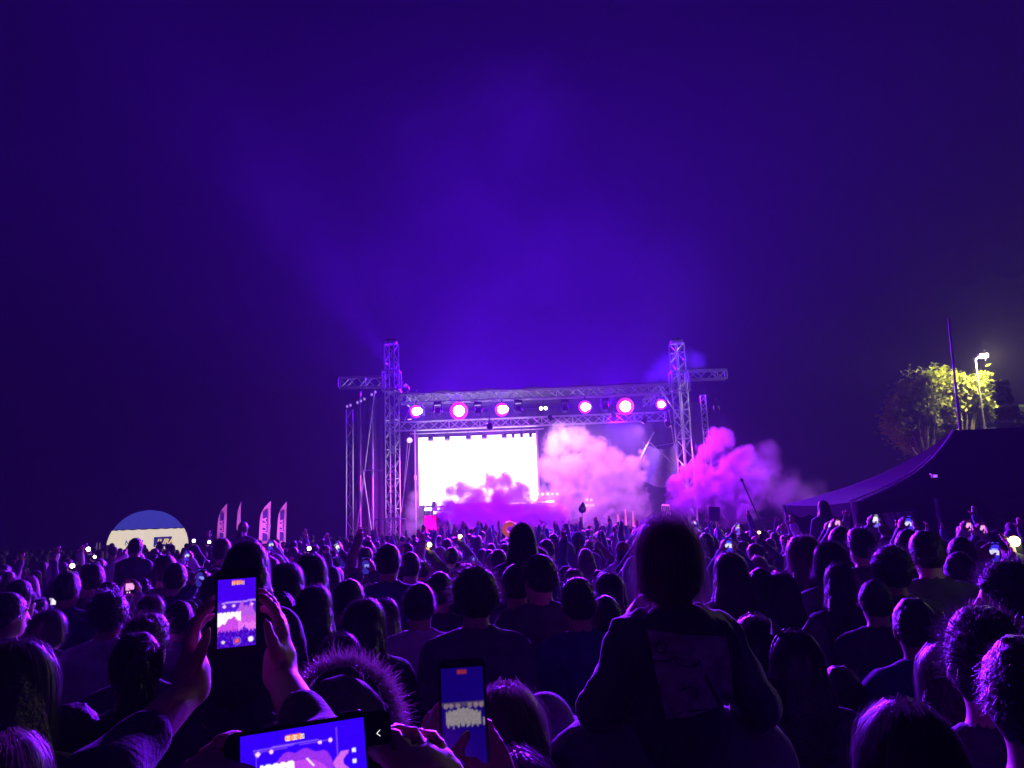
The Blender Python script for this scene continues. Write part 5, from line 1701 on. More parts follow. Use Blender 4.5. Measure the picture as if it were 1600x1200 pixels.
# ---- left foreground
near(215, 985, 2.8, spec('down', 'pony', 0.5, 0.0, hv=0.008, len=0.2), 'woman with tied-back hair and loose strands, cheek turned left', 'black', 'brown', 0.0130, 2200, 0.002, seed=8)
near(226, 963, 3.4, spec('down', 'quiff', -0.2, 0.0), 'head with brushed-up hair just behind the woman with tied-back hair', 'charcoal', 'auburn', 0.0145, 1200, 0.0025)
near(22, 1003, 2.2, spec('down', 'long', -0.3, 0.0, len=0.42, hw=1.1), 'long-haired woman at the left edge with a bright hair rim', 'olive', 'brown', 0.0130, 3000, 0.002, seed=9)
near(112, 1098, 2.7, spec('down', 'short', 1.25, 0.05, hs=1.05), 'person in profile facing left low at the lower left', 'black', 'brown', 0.0115, 1200, 0.002)
near(10, 1150, 1.9, spec('down', 'long', 0, 0, len=0.3), 'top of a fair-haired head in the lower left corner', 'black', 'blond', 0.0145, 2000, 0.002, seed=10)
# fur-trimmed hood
hd = near(533, 1060, 1.9, spec('down', None, 0, 0.1, bulk=0.03), 'person with a fur-trimmed hood up, low left of centre', 'black', 'dark', 0.0145, 0, 0)
f = Field((-0.2, -0.22, -0.2), (0.2, 0.22, 0.33), 0.012)
f.ell((0, -0.02, 0.115), (0.118, 0.135, 0.145), None, 0.02); f.cap((0, -0.03, 0.05), (0, -0.03, -0.08), 0.12, 0.14, 0.04, 0.8)
f.ell((0, 0.12, 0.09), (0.085, 0.12, 0.11), None, 0.02, 'cut'); f.ell((0, 0.0, 0.10), (0.095, 0.115, 0.12), None, 0.01, 'cut'); f.wobble(0.006, 40, 1.0)
V, Q = f.mesh(); local_child('hood', V+HP, Q, clothmat('black'), hd)
rng = np.random.default_rng(21); m = 4200
ang = rng.uniform(-0.45, math.pi+0.45, m)
root = np.stack([0.122*np.cos(ang), 0.045+rng.normal(0, 0.02, m), 0.125+0.150*np.sin(ang)], 1)
dirs = np.stack([np.cos(ang), rng.normal(-0.5, 0.5, m), np.sin(ang)], 1)+rng.normal(0, 0.35, (m, 3))
dirs /= np.linalg.norm(dirs, axis=1, keepdims=True)
ln = rng.uniform(0.018, 0.042, (m, 1)); q = np.linspace(0, 1, 4)
P = root[:, None]+dirs[:, None]*ln[:, :, None]*q[None, :, None]+rng.normal(0, 1, (m, 1, 3))*(ln[:, :, None]*0.3*q[None, :, None]**2)
V, Q = ribbon_strands(P, rng.normal(0, 1, (m, 3)), 0.0018, rng); local_child('fur_trim', V+HP, Q, strandmat('blond'), hd)
near(790, 1072, 1.95, spec('down', 'wavy', 0.1, 0, len=0.3, hw=1.05), 'woman with light windblown hair behind the middle phone', 'black', 'blond', 0.0130, 3200, 0.0018, seed=11)
capp = near(848, 1085, 2.3, spec('down', 'short', -0.4, 0, hv=0.006), 'person in a smooth cap right of the windblown hair', 'charcoal', 'dark', 0.013, 400, 0.002)
f = Field((-0.15, -0.17, 0.05), (0.15, 0.26, 0.3), 0.01)
f.ell(HC+(0, -0.01, 0.02), (0.096, 0.116, 0.122), None, 0.01); f.halfspace((0, 0.1, -1), -0.135, 0.008)
f.ell((0, 0.13, 0.14), (0.075, 0.085, 0.012), None, 0.01); f.ell(HC+(0, -0.01, 0.012), (0.086, 0.106, 0.110), None, 0.006, 'cut')
V, Q = f.mesh(); R_ = rotm(-0.4); local_child('cap', HP+V @ R_.T, Q, clothmat('charcoal'), capp)
near(800, 1178, 1.5, spec('down', 'long', 0, 0, len=0.25), 'parted hair of a head rising at the bottom edge right of the middle phone', 'black', 'brown', 0.0145, 2200, 0.0018, seed=12)
near(530, 990, 3.4, spec('down', 'long', -0.2, 0, len=0.34), 'long-haired girl behind the fur-trimmed hood', 'charcoal', 'brown', 0.0145, 1400, 0.0024, seed=13)

# ---- riders on shoulders farther off, each with a carrier
def rider(px, py, d, s, hair, label, haircol, cloth, ln=0.4, key=None, clabel=''):
    sp = spec('front', hair, 0, 0, sit=True, len=ln, hv=0.012)
    p = at(px, py, d); z = p.z-TOPZ*s
    o = place_person(part_meshes(('rider', px), sp, 0.017, 900, 0.003, 5, ('riderbody',), ('rider', hair, ln)), (p.x, d, z), 0, s, label, cloth, haircol)
    c = (z+0.9*s)/1.45
    place_person(part_meshes('carrier', car_sp, 0.016, 200, 0.003), (p.x, d+0.09, 0), 0, c, clabel, 'black', 'dark')
    PLACED.append((p.x, d, 0.35))
rider(385, 845, 3.2, 0.92, 'long', 'long-haired woman raised above the crowd behind the upright phone', 'brown', 'black', 0.45, clabel='person carrying the long-haired woman behind the upright phone')
rider(815, 817, 5.2, 0.90, 'long', 'long-haired figure sitting high in front of the stage centre', 'dark', 'navy', 0.45, clabel='person under the long-haired figure before the stage centre')
rider(1286, 782, 12.0, 0.85, 'long', 'woman on shoulders against the violet smoke at right', 'dark', 'black', 0.3, clabel='person carrying the woman against the violet smoke')
rider(380, 815, 13.0, 0.9, 'pony', 'child on shoulders in front of the thin edge-on flag', 'dark', 'black', 0.2, clabel='person carrying the child before the edge-on flag')
rider(212, 840, 9.0, 0.85, 'short', 'figure on shoulders dark against the dome tent', 'dark', 'black', 0.2, clabel='person carrying the figure before the dome tent')

# ---- second row, heads told apart one by one
ROW2 = [
 (435, 925, 4.3, 'flat', 0, 'navy', 'dark', 'man with flat-topped hair right of the upright phone', 0),
 (490, 915, 4.3, 'long', 0, 'black', 'dark', 'dark long-haired head right of the flat-topped man', 0.3),
 (568, 935, 3.9, 'long', -0.5, 'black', 'brown', 'long-haired girl with face turned right and a bright ear', 0.3),
 (655, 910, 4.5, 'short', 0, 'white', 'brown', 'person in a pale shirt with neat round hair below the yellow torch', 0),
 (686, 893, 5.2, 'short', 0, 'black', 'dark', 'round-haired person just right of the pale shirt', 0),
 (742, 890, 3.9, 'curly', 0, 'charcoal', 'auburn', 'person with a big round curly head near the picture centre', 0),
 (716, 891, 5.4, 'bob', 0, 'navy', 'dark', 'bobbed head half hidden left of the curly head', 0),
 (806, 880, 4.9, 'short', 0, 'grey', 'dark', 'short-haired person below the high-sitting long-haired figure', 0),
 (843, 865, 4.6, 'short', 0.3, 'black', 'dark', 'tall person with an earring right of the picture centre', 0),
 (903, 905, 4.2, 'quiff', 0, 'navy', 'brown', 'person with a pointed tuft of hair left of the hooded child', 0),
 (952, 895, 4.9, 'long', 0, 'black', 'dark', 'long-haired head with a small lit phone left of the hooded child', 0.25),
 (945, 930, 4.3, 'short', 0, 'black', 'brown', 'low round head just left of the hooded child', 0),
 (1140, 863, 4.9, 'long', 0, 'black', 'auburn', 'long-haired head right of the hooded child, arched and tall', 0.32),
 (1141, 903, 4.9, 'short', 0, 'navy', 'dark', 'lower round head below the arched long hair', 0),
 (1187, 887, 5.0, 'short', 0.2, 'charcoal', 'dark', 'short-haired person with ear showing left of a smooth long-haired head', 0),
 (1221, 894, 4.9, 'long', 0, 'grey', 'brown', 'smooth long-haired head below the white landscape phone', 0.35),
 (1256, 836, 5.5, 'wavy', 0.3, 'black', 'blond', 'woman with wild fair hair lit orange at its left side', 0.3),
 (1345, 826, 6.0, 'quiff', 0, 'black', 'dark', 'tall man with brushed-up hair before the black tent', 0),
 (1313, 822, 6.4, 'short', 0, 'black', 'dark', 'short-haired person left of the tall man with brushed-up hair', 0),
 (1296, 845, 5.2, 'bob', 0, 'charcoal', 'dark', 'bobbed person holding the white landscape phone', 0),
 (1446, 830, 4.9, 'flat', -0.2, 'black', 'dark', 'man with a squared haircut and a lit earlobe before the tent curtain', 0),
 (1417, 826, 6.2, 'short', 0, 'navy', 'dark', 'head half hidden left of the squared haircut', 0),
 (1391, 857, 4.7, 'curly', 0, 'black', 'dark', 'low wavy-topped head between tall man and squared haircut', 0),
 (1500, 838, 6.0, 'short', 0, 'black', 'dark', 'short-haired man under the two pink phones at right', 0),
 (1497, 862, 5.2, 'short', -0.2, 'charcoal', 'dark', 'person with a bare arm raised left of the torch glare', 0),
 (1312, 880, 4.9, 'long', 0, 'black', 'dark', 'dark long-haired head under the bobbed phone holder', 0.3),
 (1365, 905, 4.4, 'short', 0, 'black', 'dark', 'very dark head below the wavy-topped head', 0),
 (75, 953, 5.0, 'bob', -0.3, 'black', 'brown', 'bobbed head with a bright right rim under the landscape phone at left', 0),
 (170, 928, 4.7, 'curly', 0, 'white', 'dark', 'person in a pale top left of the upright small phone', 0),
 (280, 938, 5.0, 'short', 0, 'grey', 'dark', 'round-headed person between the two upright phones', 0),
 (236, 930, 5.6, 'wavy', 0, 'black', 'auburn', 'bright-rimmed hair just right of the small upright phone', 0.2),
 (145, 880, 6.6, 'short', 0, 'black', 'dark', 'short-haired person left of the dome tent, bright right rim', 0),
 (105, 893, 6.0, 'short', 0, 'navy', 'brown', 'round head above the landscape phone at left', 0),
 (258, 868, 7.0, 'flat', 0, 'black', 'auburn', 'flat-topped head right below the dome tent lettering', 0),
 (274, 879, 6.6, 'short', 0, 'black', 'dark', 'smooth tall head below the flat-topped one', 0),
 (335, 897, 5.6, 'short', -0.2, 'black', 'dark', 'smooth head left of the upright phone', 0),
 (347, 842, 9.0, 'flat', 0, 'black', 'dark', 'squarish head below the leftmost feather flag', 0),
 (485, 865, 5.0, 'wavy', 0, 'black', 'brown', 'woman with crimped long hair, bright on its right side', 0.3),
 (446, 880, 4.5, 'long', 0, 'black', 'dark', 'dark smooth head below the feather flags', 0.2),
 (545, 904, 4.7, 'short', 0, 'black', 'dark', 'round head with pinkish rim right of the crimped hair', 0),
 (606, 849, 6.0, 'short', 0, 'navy', 'dark', 'person standing tall before the left tower foot', 0),
 (640, 862, 7.0, 'short', 0, 'black', 'dark', 'dark-capped head right of the tall person at the tower', 0),
 (600, 936, 4.8, 'wavy', 0, 'black', 'brown', 'brownish head low between pale shirt and turned face', 0.2),
 (10, 925, 4.6, 'short', -0.6, 'black', 'brown', 'head at the left edge with a lit right cheek', 0),
 (30, 905, 6.0, 'short', 0, 'olive', 'dark', 'head behind the one at the left edge', 0),
]
YAWKEY = {}
for px, py, d, hair, yaw, cl, hc, lab, ln in ROW2:
    yk = round(yaw*2)/2 if abs(yaw) > 0.05 else 0.0
    sp = spec('down', hair, yk, 0.0, len=ln or 0.3, sw=0.96 if ln else 1.04, bulk=0.018, seed=float(len(PLACED)))
    near(px, py, d, sp, lab, cl, hc, 0.0165, 1200, 0.0026, random.uniform(-0.15, 0.15), 0, None, bkey=('row2', yk, ln > 0), hkey=('row2', hair, yk, round(ln, 1)))
# ================================================================== the three phones in the foreground and who holds them
SCR = vcol_emit('phone_picture', 1.0)
def cam_facing(P, tilt=0.0, roll=0.0):
    """rotation whose -y axis looks back at the viewer's place"""
    d = (CAM-Vector(P)); yaw = math.atan2(d.x, -d.y)
    pit = math.atan2(d.z, math.hypot(d.x, d.y))
    return Matrix.Rotation(yaw, 3, 'Z') @ Matrix.Rotation(-pit+tilt, 3, 'X') @ Matrix.Rotation(roll, 3, 'Y')

def holder(root, s, left, right, label, cloth, h=0.0088, hair='short', rz=0.0, sleeve=0.85, yaw=0.0, key=''):
    """left/right: (elbow, wrist, finger direction, palm normal, curl) in world space"""
    def loc(p):
        q = Matrix.Rotation(-rz, 3, 'Z') @ (Vector(p)-Vector(root)); return tuple(q/s)
    A = []
    for e, w, d, n, curl, flip in (left, right):
        d2 = Matrix.Rotation(-rz, 3, 'Z') @ Vector(d); n2 = Matrix.Rotation(-rz, 3, 'Z') @ Vector(n)
        A.append(dict(e=loc(e), w=loc(w), d=tuple(d2), n=tuple(n2), curl=curl, flip=flip))
    sp = spec(tuple(A), hair, yaw, 0.1, sleeve=sleeve, bulk=0.007, fold=0.005)
    ms = part_meshes(('holder', key), sp, h, 600, 0.002)
    PLACED.append((root[0], root[1], 0.3))
    return place_person(ms, root, rz, s, label, cloth, 'dark')

# upright phone, two hands
P = at(370, 956, 1.40); Mx = cam_facing(P, -0.02, math.radians(-1.0))
img = stage_picture(46, 84, 'portrait'); me = screen_mesh(img, 0.0635, 0.116)
phone(P, 0.0735, 0.150, me, Mx, 'upright phone held in two hands filming the stage, left of centre', None, SCR, off=(0, -0.001))
ax, az, ay = Mx @ Vector((1, 0, 0)), Mx @ Vector((0, 0, 1)), Mx @ Vector((0, 1, 0))
holder((-0.58, 0.80, 0.0), 0.98,
       (at(150, 1230, 1.16), P-ax*0.072-az*0.120+ay*0.03, az*1.0-ax*0.02+ay*0.12, ax*1.0+ay*0.1, 0.7, 1),
       (at(505, 1190, 1.20), P+ax*0.074-az*0.115+ay*0.03, az*1.0+ax*0.02+ay*0.12, -ax*1.0+ay*0.1, 0.7, 1),
       'person below the frame whose raised hands hold the upright phone', 'black', key='a', sleeve=0.45)
# landscape phone at the bottom edge
P = at(486, 1195, 0.80); Mx = cam_facing(P, 0.0, math.radians(-3.2))
img = stage_picture(160, 80, 'landscape'); me = screen_mesh(img, 0.1180, 0.0715)
ph = phone(P, 0.160, 0.079, me, Mx, 'sideways phone with a bright blue stage picture at the bottom edge', None, SCR, off=(-0.006, -0.0005))
for k, z in enumerate((0.018, -0.006)):                      # navigation marks beside the picture
    mb = MB()
    if k == 0:
        mb.add([(0.0015, -0.0002, 0.003), (-0.002, -0.0002, 0), (0.0015, -0.0002, -0.003), (0.0026, -0.0002, -0.003), (-0.0007, -0.0002, 0), (0.0026, -0.0002, 0.003)], [(0, 1, 4, 5), (1, 2, 3, 4)])
    else:
        n = 14
        vs = [(r*math.cos(2*math.pi*i/n), -0.0002, r*math.sin(2*math.pi*i/n)) for r in (0.0030, 0.0017) for i in range(n)]
        mb.add(vs, [(i, (i+1) % n, n+(i+1) % n, n+i) for i in range(n)])
    me = bpy.data.meshes.new('mark'); me.from_pydata(mb.v, [], mb.f); me.materials.append(emissive('white_mark', (1, 1, 1), 0.8)); me.update()
    o = bpy.data.objects.new('mark', me); COL.objects.link(o); o.parent = ph; o.location = (0.0665, -0.0045, z)
ax, az, ay = Mx @ Vector((1, 0, 0)), Mx @ Vector((0, 0, 1)), Mx @ Vector((0, 1, 0))
holder((-0.24, 0.30, 0.0), 1.0,
       (at(120, 1420, 0.55), P-ax*0.150-az*0.055+ay*0.0, az*0.62+ax*0.75, ax*0.55+ay*0.8, 0.85, 1),
       (at(800, 1420, 0.55), P+ax*0.135-az*0.105+ay*0.0, az*0.90-ax*0.25, -ax*0.6+ay*0.8, 0.95, 1),
       'person below the frame whose hands hold the sideways phone', 'black', key='b', sleeve=0.4)
# dim phone in the middle
P = at(724, 1114, 1.25); Mx = cam_facing(P, 0.0, math.radians(-1.0))
img = stage_picture(44, 88, 'dim'); me = screen_mesh(img, 0.0655, 0.138)
phone(P, 0.0745, 0.158, me, Mx, 'dim upright phone with a rim-lit top edge below the picture centre', None, vcol_emit('dim_phone_picture', 0.9), off=(0, -0.003))
ax, az, ay = Mx @ Vector((1, 0, 0)), Mx @ Vector((0, 0, 1)), Mx @ Vector((0, 1, 0))
holder((-0.06, 0.72, 0.0), 0.95,
       (at(600, 1330, 1.02), P-ax*0.062-az*0.105+ay*0.02, az*0.95+ax*0.15+ay*0.1, ax*0.8+ay*0.5, 0.6, 1),
       (at(860, 1330, 1.02), P+ax*0.060-az*0.125+ay*0.015, az*0.9-ax*0.45, ay*0.9-ax*0.4, 0.7, 1),
       'person below the frame whose hands hold the dim phone', 'black', key='c', sleeve=0.4)

# ================================================================== small phones and torches in the crowd
def mini(kind, landscape=False):
    key = 'mini_'+kind
    if key in CACHE:
        return CACHE[key]
    w, h = 7, 12
    img = np.zeros((h, w, 3)); rng = np.random.default_rng(len(kind))
    if kind == 'blue':
        img[:] = (0.05, 0.03, 0.9); img[5:8] = (0.75, 0.75, 1.1); img[4, 2:6] = (0.4, 0.4, 1.0)
    elif kind == 'pink':
        img[:] = (0.08, 0.0, 0.10); img[3:8] = (1.0, 0.42, 0.85); img[1, 3] = (1.0, 0.7, 0.6); img[9, 1] = img[9, 3] = img[9, 5] = (0.9, 0.75, 0.8)
    elif kind == 'white':
        img[:] = (0.55, 0.55, 0.9); img[2:6] = (1.0, 0.95, 1.1); img[8:] = (0.18, 0.12, 0.9)
    elif kind == 'lilac':
        img[:] = (0.20, 0.06, 0.95); img[:4] = (0.85, 0.75, 1.0); img[2:5, 1:4] = (0.5, 0.4, 1.0)
    elif kind == 'dark':
        img[:] = (0.03, 0.02, 0.35); img[5:7, 2:6] = (0.25, 0.3, 0.9)
    if landscape:
        img = np.rot90(img)
        me = screen_mesh(np.ascontiguousarray(img), 0.140, 0.066)
    else:
        me = screen_mesh(img, 0.066, 0.140)
    me.materials.append(SCR)
    CACHE[key] = me
    return me

POSES = {}
def crowd_meshes(arms, hair, female, lod):
    key = ('crowd', arms, hair, female, lod)
    sp = spec(arms, hair, 0.0, 0.0, len=0.28, sw=0.94 if female else 1.05, bulk=0.02, fr=0.0115)
    h = {0: 0.0185, 1: 0.023}[lod]
    return part_meshes(key, sp, h, 480 if lod == 0 else 120, 0.0042, 3, ('crowd', arms, female, lod), ('crowd', hair, lod))

CLN = ['black', 'navy', 'grey', 'charcoal', 'denim', 'beige', 'white', 'olive', 'purple', 'black', 'navy', 'charcoal']
HCN = ['dark', 'brown', 'black', 'auburn', 'dark', 'blond', 'brown']
NPEOPLE = [0]
GC = 'concert crowd facing the stage'
def hold_phone(px, py, w, kind, label, land=False, roll=0.0, who='', pose='high', hair=None):
    d = (0.150 if land else 0.0735)*F/w
    d = min(max(d, 4.2), 20)
    Pp = at(px, py, d)
    hz = 1.925 if pose == 'high' else 1.685; hy = 0.275 if pose == 'high' else 0.375
    s = min(1.12, max(0.80, Pp.z/hz))
    Mx = cam_facing(Pp, 0.0, roll)
    if land:
        phone(Pp, 0.158, 0.0745, mini(kind+'_land', True) if False else mini_land(kind), Mx, label, 'phones held up in the crowd')
    else:
        phone(Pp, 0.0745, 0.158, mini(kind), Mx, label, 'phones held up in the crowd')
    hr = hair or random.choice(['short', 'long', 'short', 'bob'])
    place_person(crowd_meshes(pose, hr, hr in ('long', 'bob'), 0), (Pp.x, d-hy*s, Pp.z-hz*s if Pp.z/hz > 1.12 or Pp.z/hz < 0.80 else 0.0), 0, s, who, random.choice(CLN), random.choice(HCN), 0, GC)
    PLACED.append((Pp.x, d-hy*s, 0.3))
def mini_land(kind):
    key = 'minil_'+kind
    if key not in CACHE:
        save = CACHE.pop('mini_'+kind, None)
        CACHE[key] = mini(kind, True)
        CACHE.pop('mini_'+kind, None)
        if save is not None:
            CACHE['mini_'+kind] = save
    return CACHE[key]
HELD = [
 (90, 939, 23, 'white', True, 'sideways phone with a white-blue picture at the left', 'person holding the sideways white-blue phone at the left', 0.0),
 (203, 918, 13, 'pink', False, 'small upright phone with a pink picture left of the tied-back hair', 'person holding the small pink phone below the dome tent', 0.0),
 (314, 903, 14, 'dark', False, 'dim phone held up left of the upright foreground phone', 'person holding the dim phone left of the upright foreground phone', 0.1),
 (572, 884, 13, 'dark', False, 'dim blue phone below the left tower', 'person holding the dim blue phone below the left tower', 0.0),
 (424, 851, 8, 'blue', False, 'tiny blue phone under the widest feather flag', 'person holding the tiny blue phone under the widest flag', 0.1),
 (293, 868, 8, 'blue', False, 'tiny deep blue phone right of the dome tent', 'person holding the tiny deep blue phone right of the dome', 0.0),
 (740, 874, 14, 'dark', True, 'dim sideways phone below the picture centre', 'person holding the dim sideways phone near the centre', 0.0),
 (1138, 852, 12, 'blue', False, 'upright blue and white phone right of the hooded child', 'person holding the blue and white phone right of the hooded child', 0.05),
 (1275, 869, 23, 'lilac', True, 'sideways phone with a lilac and violet picture right of centre', 'person holding the sideways lilac phone', 0.0),
 (1308, 818, 9, 'pink', False, 'pink phone under the woman on shoulders', 'person holding the pink phone under the woman on shoulders', 0.0),
 (1297, 823, 8, 'white', False, 'small white phone just left of the pink phone under the rider', 'person holding the small white phone under the rider', 0.2),
 (1367, 814, 10, 'white', False, 'small white phone before the dark tent opening', 'person holding the small white phone before the tent opening', 0.0),
 (1418, 818, 12, 'blue', False, 'bright blue phone right of the pale tent curtain', 'person holding the bright blue phone right of the curtain', 0.0),
 (1424, 853, 9, 'white', False, 'tilted white-blue phone left of the squared haircut', 'person holding the tilted phone left of the squared haircut', -0.45),
 (1512, 822, 10, 'pink', False, 'left one of two pink phones before the black tent', 'person holding the left pink phone before the black tent', 0.0),
 (1534, 826, 10, 'pink', False, 'right one of two pink phones before the black tent', 'person holding the right pink phone before the black tent', 0.0),
 (1553, 862, 15, 'blue', False, 'blue phone at the right under the torch glare', 'person holding the blue phone under the torch glare', 0.1),
 (953, 926, 14, 'blue', False, 'blue phone tilted inside the crowd left of the hooded child', 'person holding the tilted blue phone left of the hooded child', 0.3),
 (1086, 817, 9, 'white', True, 'tiny white phone right of the hooded child', 'person holding the tiny white phone right of the hooded child', 0.0),
 (1152, 828, 8, 'lilac', False, 'tiny lilac phone under the dark sign', 'person holding the tiny lilac phone under the dark sign', 0.0),
 (998, 849, 9, 'white', False, 'white phone just left of the hooded child', 'person holding the white phone just left of the hooded child', 0.0),
 (878, 842, 9, 'blue', True, 'tiny pale blue phone right of the high-sitting figure', 'person holding the tiny pale blue phone before the stage', 0.0),
 (528, 856, 7, 'white', False, 'tiny slanting white phone left of the tower foot', 'person holding the tiny slanting phone left of the tower', -0.5),
]
for px, py, w, kind, land, lab, who, roll in HELD:
    hold_phone(px, py, w, kind, lab, land, roll, who, 'high' if at(px, py, 6).z > 1.75 else 'phone')

def torch(px, py, d, energy, r, col, label, who, strength=25.0, halo=True):
    """phone held with its flash on, back side towards us"""
    Pp = at(px, py, d); Mx = cam_facing(Pp)
    t = bpy.data.objects.new('phone', None); COL.objects.link(t); t.matrix_world = Matrix.Translation(Pp) @ Mx.to_4x4()
    tag(t, label, 'phone', 'phones with the torch lit')
    b = bpy.data.objects.new('phone_body', phone_body(0.0745, 0.158)); COL.objects.link(b); b.parent = t; b.location = (0, 0.0, -0.05)
    mb = MB().lathe((0, -0.0045, 0), (0, -1, 0), [(0, r), (0.004, r*0.9), (0.006, r*0.5)], 12)
    me = bpy.data.meshes.new('torch_lamp'); me.from_pydata(mb.v, [], mb.f); me.materials.append(emissive('torch_'+label[:6], col, strength)); me.update()
    o = bpy.data.objects.new('torch_lamp', me); COL.objects.link(o); o.parent = t
    if energy:
        l = bpy.data.lights.new('torch_glow', 'POINT'); l.energy = energy; l.color = col; l.shadow_soft_size = 0.02
        q = bpy.data.objects.new('torch_glow', l); q.location = (0, -0.03, 0); COL.objects.link(q); q.parent = t
    s = min(1.1, max(0.82, Pp.z/1.95))
    place_person(crowd_meshes('highr', 'short', False, 0), (Pp.x-0.07*s, d-0.24*s, Pp.z-1.95*s if Pp.z/1.95 > 1.1 else 0.0), 0, s, who, 'black', 'dark', 0, GC)
    PLACED.append((Pp.x-0.07*s, d-0.24*s, 0.3))
torch(671, 851, 9.5, 0.35, 0.026, (1.0, 0.80, 0.35), 'phone torch glowing yellow below the left booth', 'person holding up the yellow torch below the booth')
torch(719, 838, 14.0, 0.35, 0.03, (1.0, 0.85, 0.40), 'smaller yellow phone torch right of the pink banner', 'person holding the smaller yellow torch')
torch(843, 826, 15.0, 0.3, 0.024, (1.0, 0.85, 0.80), 'white phone torch right of the high-sitting figure', 'person holding the white torch before the stage')
torch(1585, 846, 4.6, 0.7, 0.03, (0.95, 1.0, 0.55), 'phone torch with a big pale green-yellow glare at the right edge', 'person holding the glaring torch at the right edge', 40)
for px, py, d, r, lab in ((138, 858, 12, 0.030, 'white phone lamp left of the dome tent, the biggest there'), (148, 870, 11, 0.018, 'smaller white lamp below right of the biggest one left of the dome'),
                          (113, 884, 9, 0.024, 'white lamp lower left of the dome tent'), (303, 845, 14, 0.026, 'white lamp right of the dome tent'), (327, 847, 13, 0.022, 'white lamp left of the squarish head'),
                          (483, 857, 9, 0.020, 'white lamp above the crimped hair'), (1186, 832, 10, 0.020, 'warm orange phone lamp right of the tiny lilac phone')):
    torch(px, py, d, 0, r, (1.0, 0.92, 0.95) if 'orange' not in lab else (1.0, 0.55, 0.2), lab, 'person holding the '+lab.split(',')[0], 6.0)

HAIRS = ['short', 'short', 'long', 'quiff', 'bob', 'curly', 'pony', 'flat', 'long', 'wavy', 'buzz', 'knot']
HW = {'short': 'short-haired', 'long': 'long-haired', 'quiff': 'tufted', 'bob': 'bob-haired', 'curly': 'curly-haired', 'pony': 'ponytailed', 'flat': 'flat-topped', 'wavy': 'wavy-haired', 'buzz': 'crop-haired', 'knot': 'top-knotted'}
def region(px):
    for lim, nm in ((170, 'left of the dome tent'), (300, 'below the dome tent'), (470, 'below the feather flags'), (600, 'left of the left tower'), (700, 'below the booth'), (850, 'below the white screen'),
                    (1010, 'below the pale stage smoke'), (1200, 'below the purple smoke column'), (1330, 'below the drifting violet smoke')):
        if px < lim:
            return nm
    return 'before the black tent'
# ================================================================== raised arms and props before the stage
RAISED = [(660, 818, 12.0, 'upr', 'tall raised arm with a horned-hand sign before the pink banner'), (735, 812, 26, 'up', None), (727, 815, 24, 'upr', None), (760, 815, 25, 'upl', None), (778, 812, 27, 'upr', None),
          (866, 812, 25, 'upr', None), (880, 818, 24, 'upl', None), (920, 806, 25, 'up', None), (932, 808, 26, 'upr', None), (952, 804, 24, 'upr', None), (965, 812, 23, 'up', None), (700, 818, 27, 'up', None),
          (1172, 795, 16, 'upr', 'thin raised arm right of the dark sign'), (1235, 800, 17, 'upr', 'pink-lit raised arm left of the woman on shoulders'), (1256, 795, 18, 'upl', None), (1325, 795, 13, 'upl', 'raised arm at the left tent pole'),
          (100, 852, 13, 'up', 'two thin raised arms far left of the dome tent'), (128, 848, 14, 'upr', None), (475, 825, 18, 'upr', None), (318, 828, 16, 'upl', 'raised arm between dome and flags'), (493, 832, 17, 'up', None),
          (1215, 806, 20, 'upl', None), (1065, 812, 22, 'upr', None), (560, 820, 20, 'upl', None), (585, 822, 22, 'upr', None), (820, 820, 26, 'up', None), (900, 815, 27, 'upl', None), (985, 812, 26, 'up', None)]
for px, py, d, arms, lab in RAISED:
    p = at(px, py, d)
    s = min(1.06, max(0.86, p.z/2.05))
    off = {'upr': 0.24, 'upl': -0.24, 'up': 0.0}[arms]*s
    hr = random.choice(['short', 'long', 'short'])
    place_person(crowd_meshes(arms, hr, hr == 'long', 0), (p.x-off, d, p.z-2.05*s if p.z/2.05 > 1.06 else 0.0), random.uniform(-0.2, 0.2), s,
                 ('person with ' + lab) if lab else 'distant fan, %s up, %s' % ({'up': 'both arms', 'upr': 'right arm', 'upl': 'left arm'}[arms], region(px)), random.choice(CLN), random.choice(HCN), 0, GC)
    PLACED.append((p.x-off, d, 0.3))
# orange ring balloon
c = at(797, 827, 14)
v, f = [], []
R0, r0 = 0.10, 0.045
for i in range(24):
    for j in range(12):
        a, b = 2*math.pi*i/24, 2*math.pi*j/12
        v.append((c.x+(R0+r0*math.cos(b))*math.cos(a), c.y+r0*math.sin(b), c.z+(R0+r0*math.cos(b))*math.sin(a)))
for i in range(24):
    for j in range(12):
        f.append((i*12+j, ((i+1) % 24)*12+j, ((i+1) % 24)*12+(j+1) % 12, i*12+(j+1) % 12))
t = empty('ring_balloon', c, 'glowing orange ring held up left of the high-sitting long-haired figure', 'balloon')
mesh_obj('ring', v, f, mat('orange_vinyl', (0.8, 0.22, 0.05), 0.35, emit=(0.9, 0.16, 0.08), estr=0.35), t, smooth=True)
MB().tube((c.x, c.y, c.z-R0), (c.x, c.y+0.02, c.z-0.75), 0.006).obj('stick', M_DARKMETAL, t)
# dark drop-shaped prop over the heads
c = at(909, 794, 27)
t = empty('drop_placard', c, 'small dark drop-shaped placard with a pale eye held up before the pale smoke', 'placard')
MB().lathe(c-Vector((0, 0, 0.18)), (0.15, 0, 1), [(0, 0.02), (0.06, 0.12), (0.16, 0.14), (0.28, 0.09), (0.40, 0.015)], 14).obj('drop', mat('dark_foam', (0.06, 0.04, 0.09), 0.6), t, True)
MB().lathe(c+Vector((0.01, -0.13, -0.02)), (0, -1, 0), [(0, 0.05), (0.02, 0.04)], 10).obj('eye', mat('pale_foam', (0.6, 0.5, 0.7), 0.6), t, True)
MB().tube(c-Vector((0, 0, 0.18)), c-Vector((0, 0, 0.9)), 0.01).obj('stick', M_DARKMETAL, t)
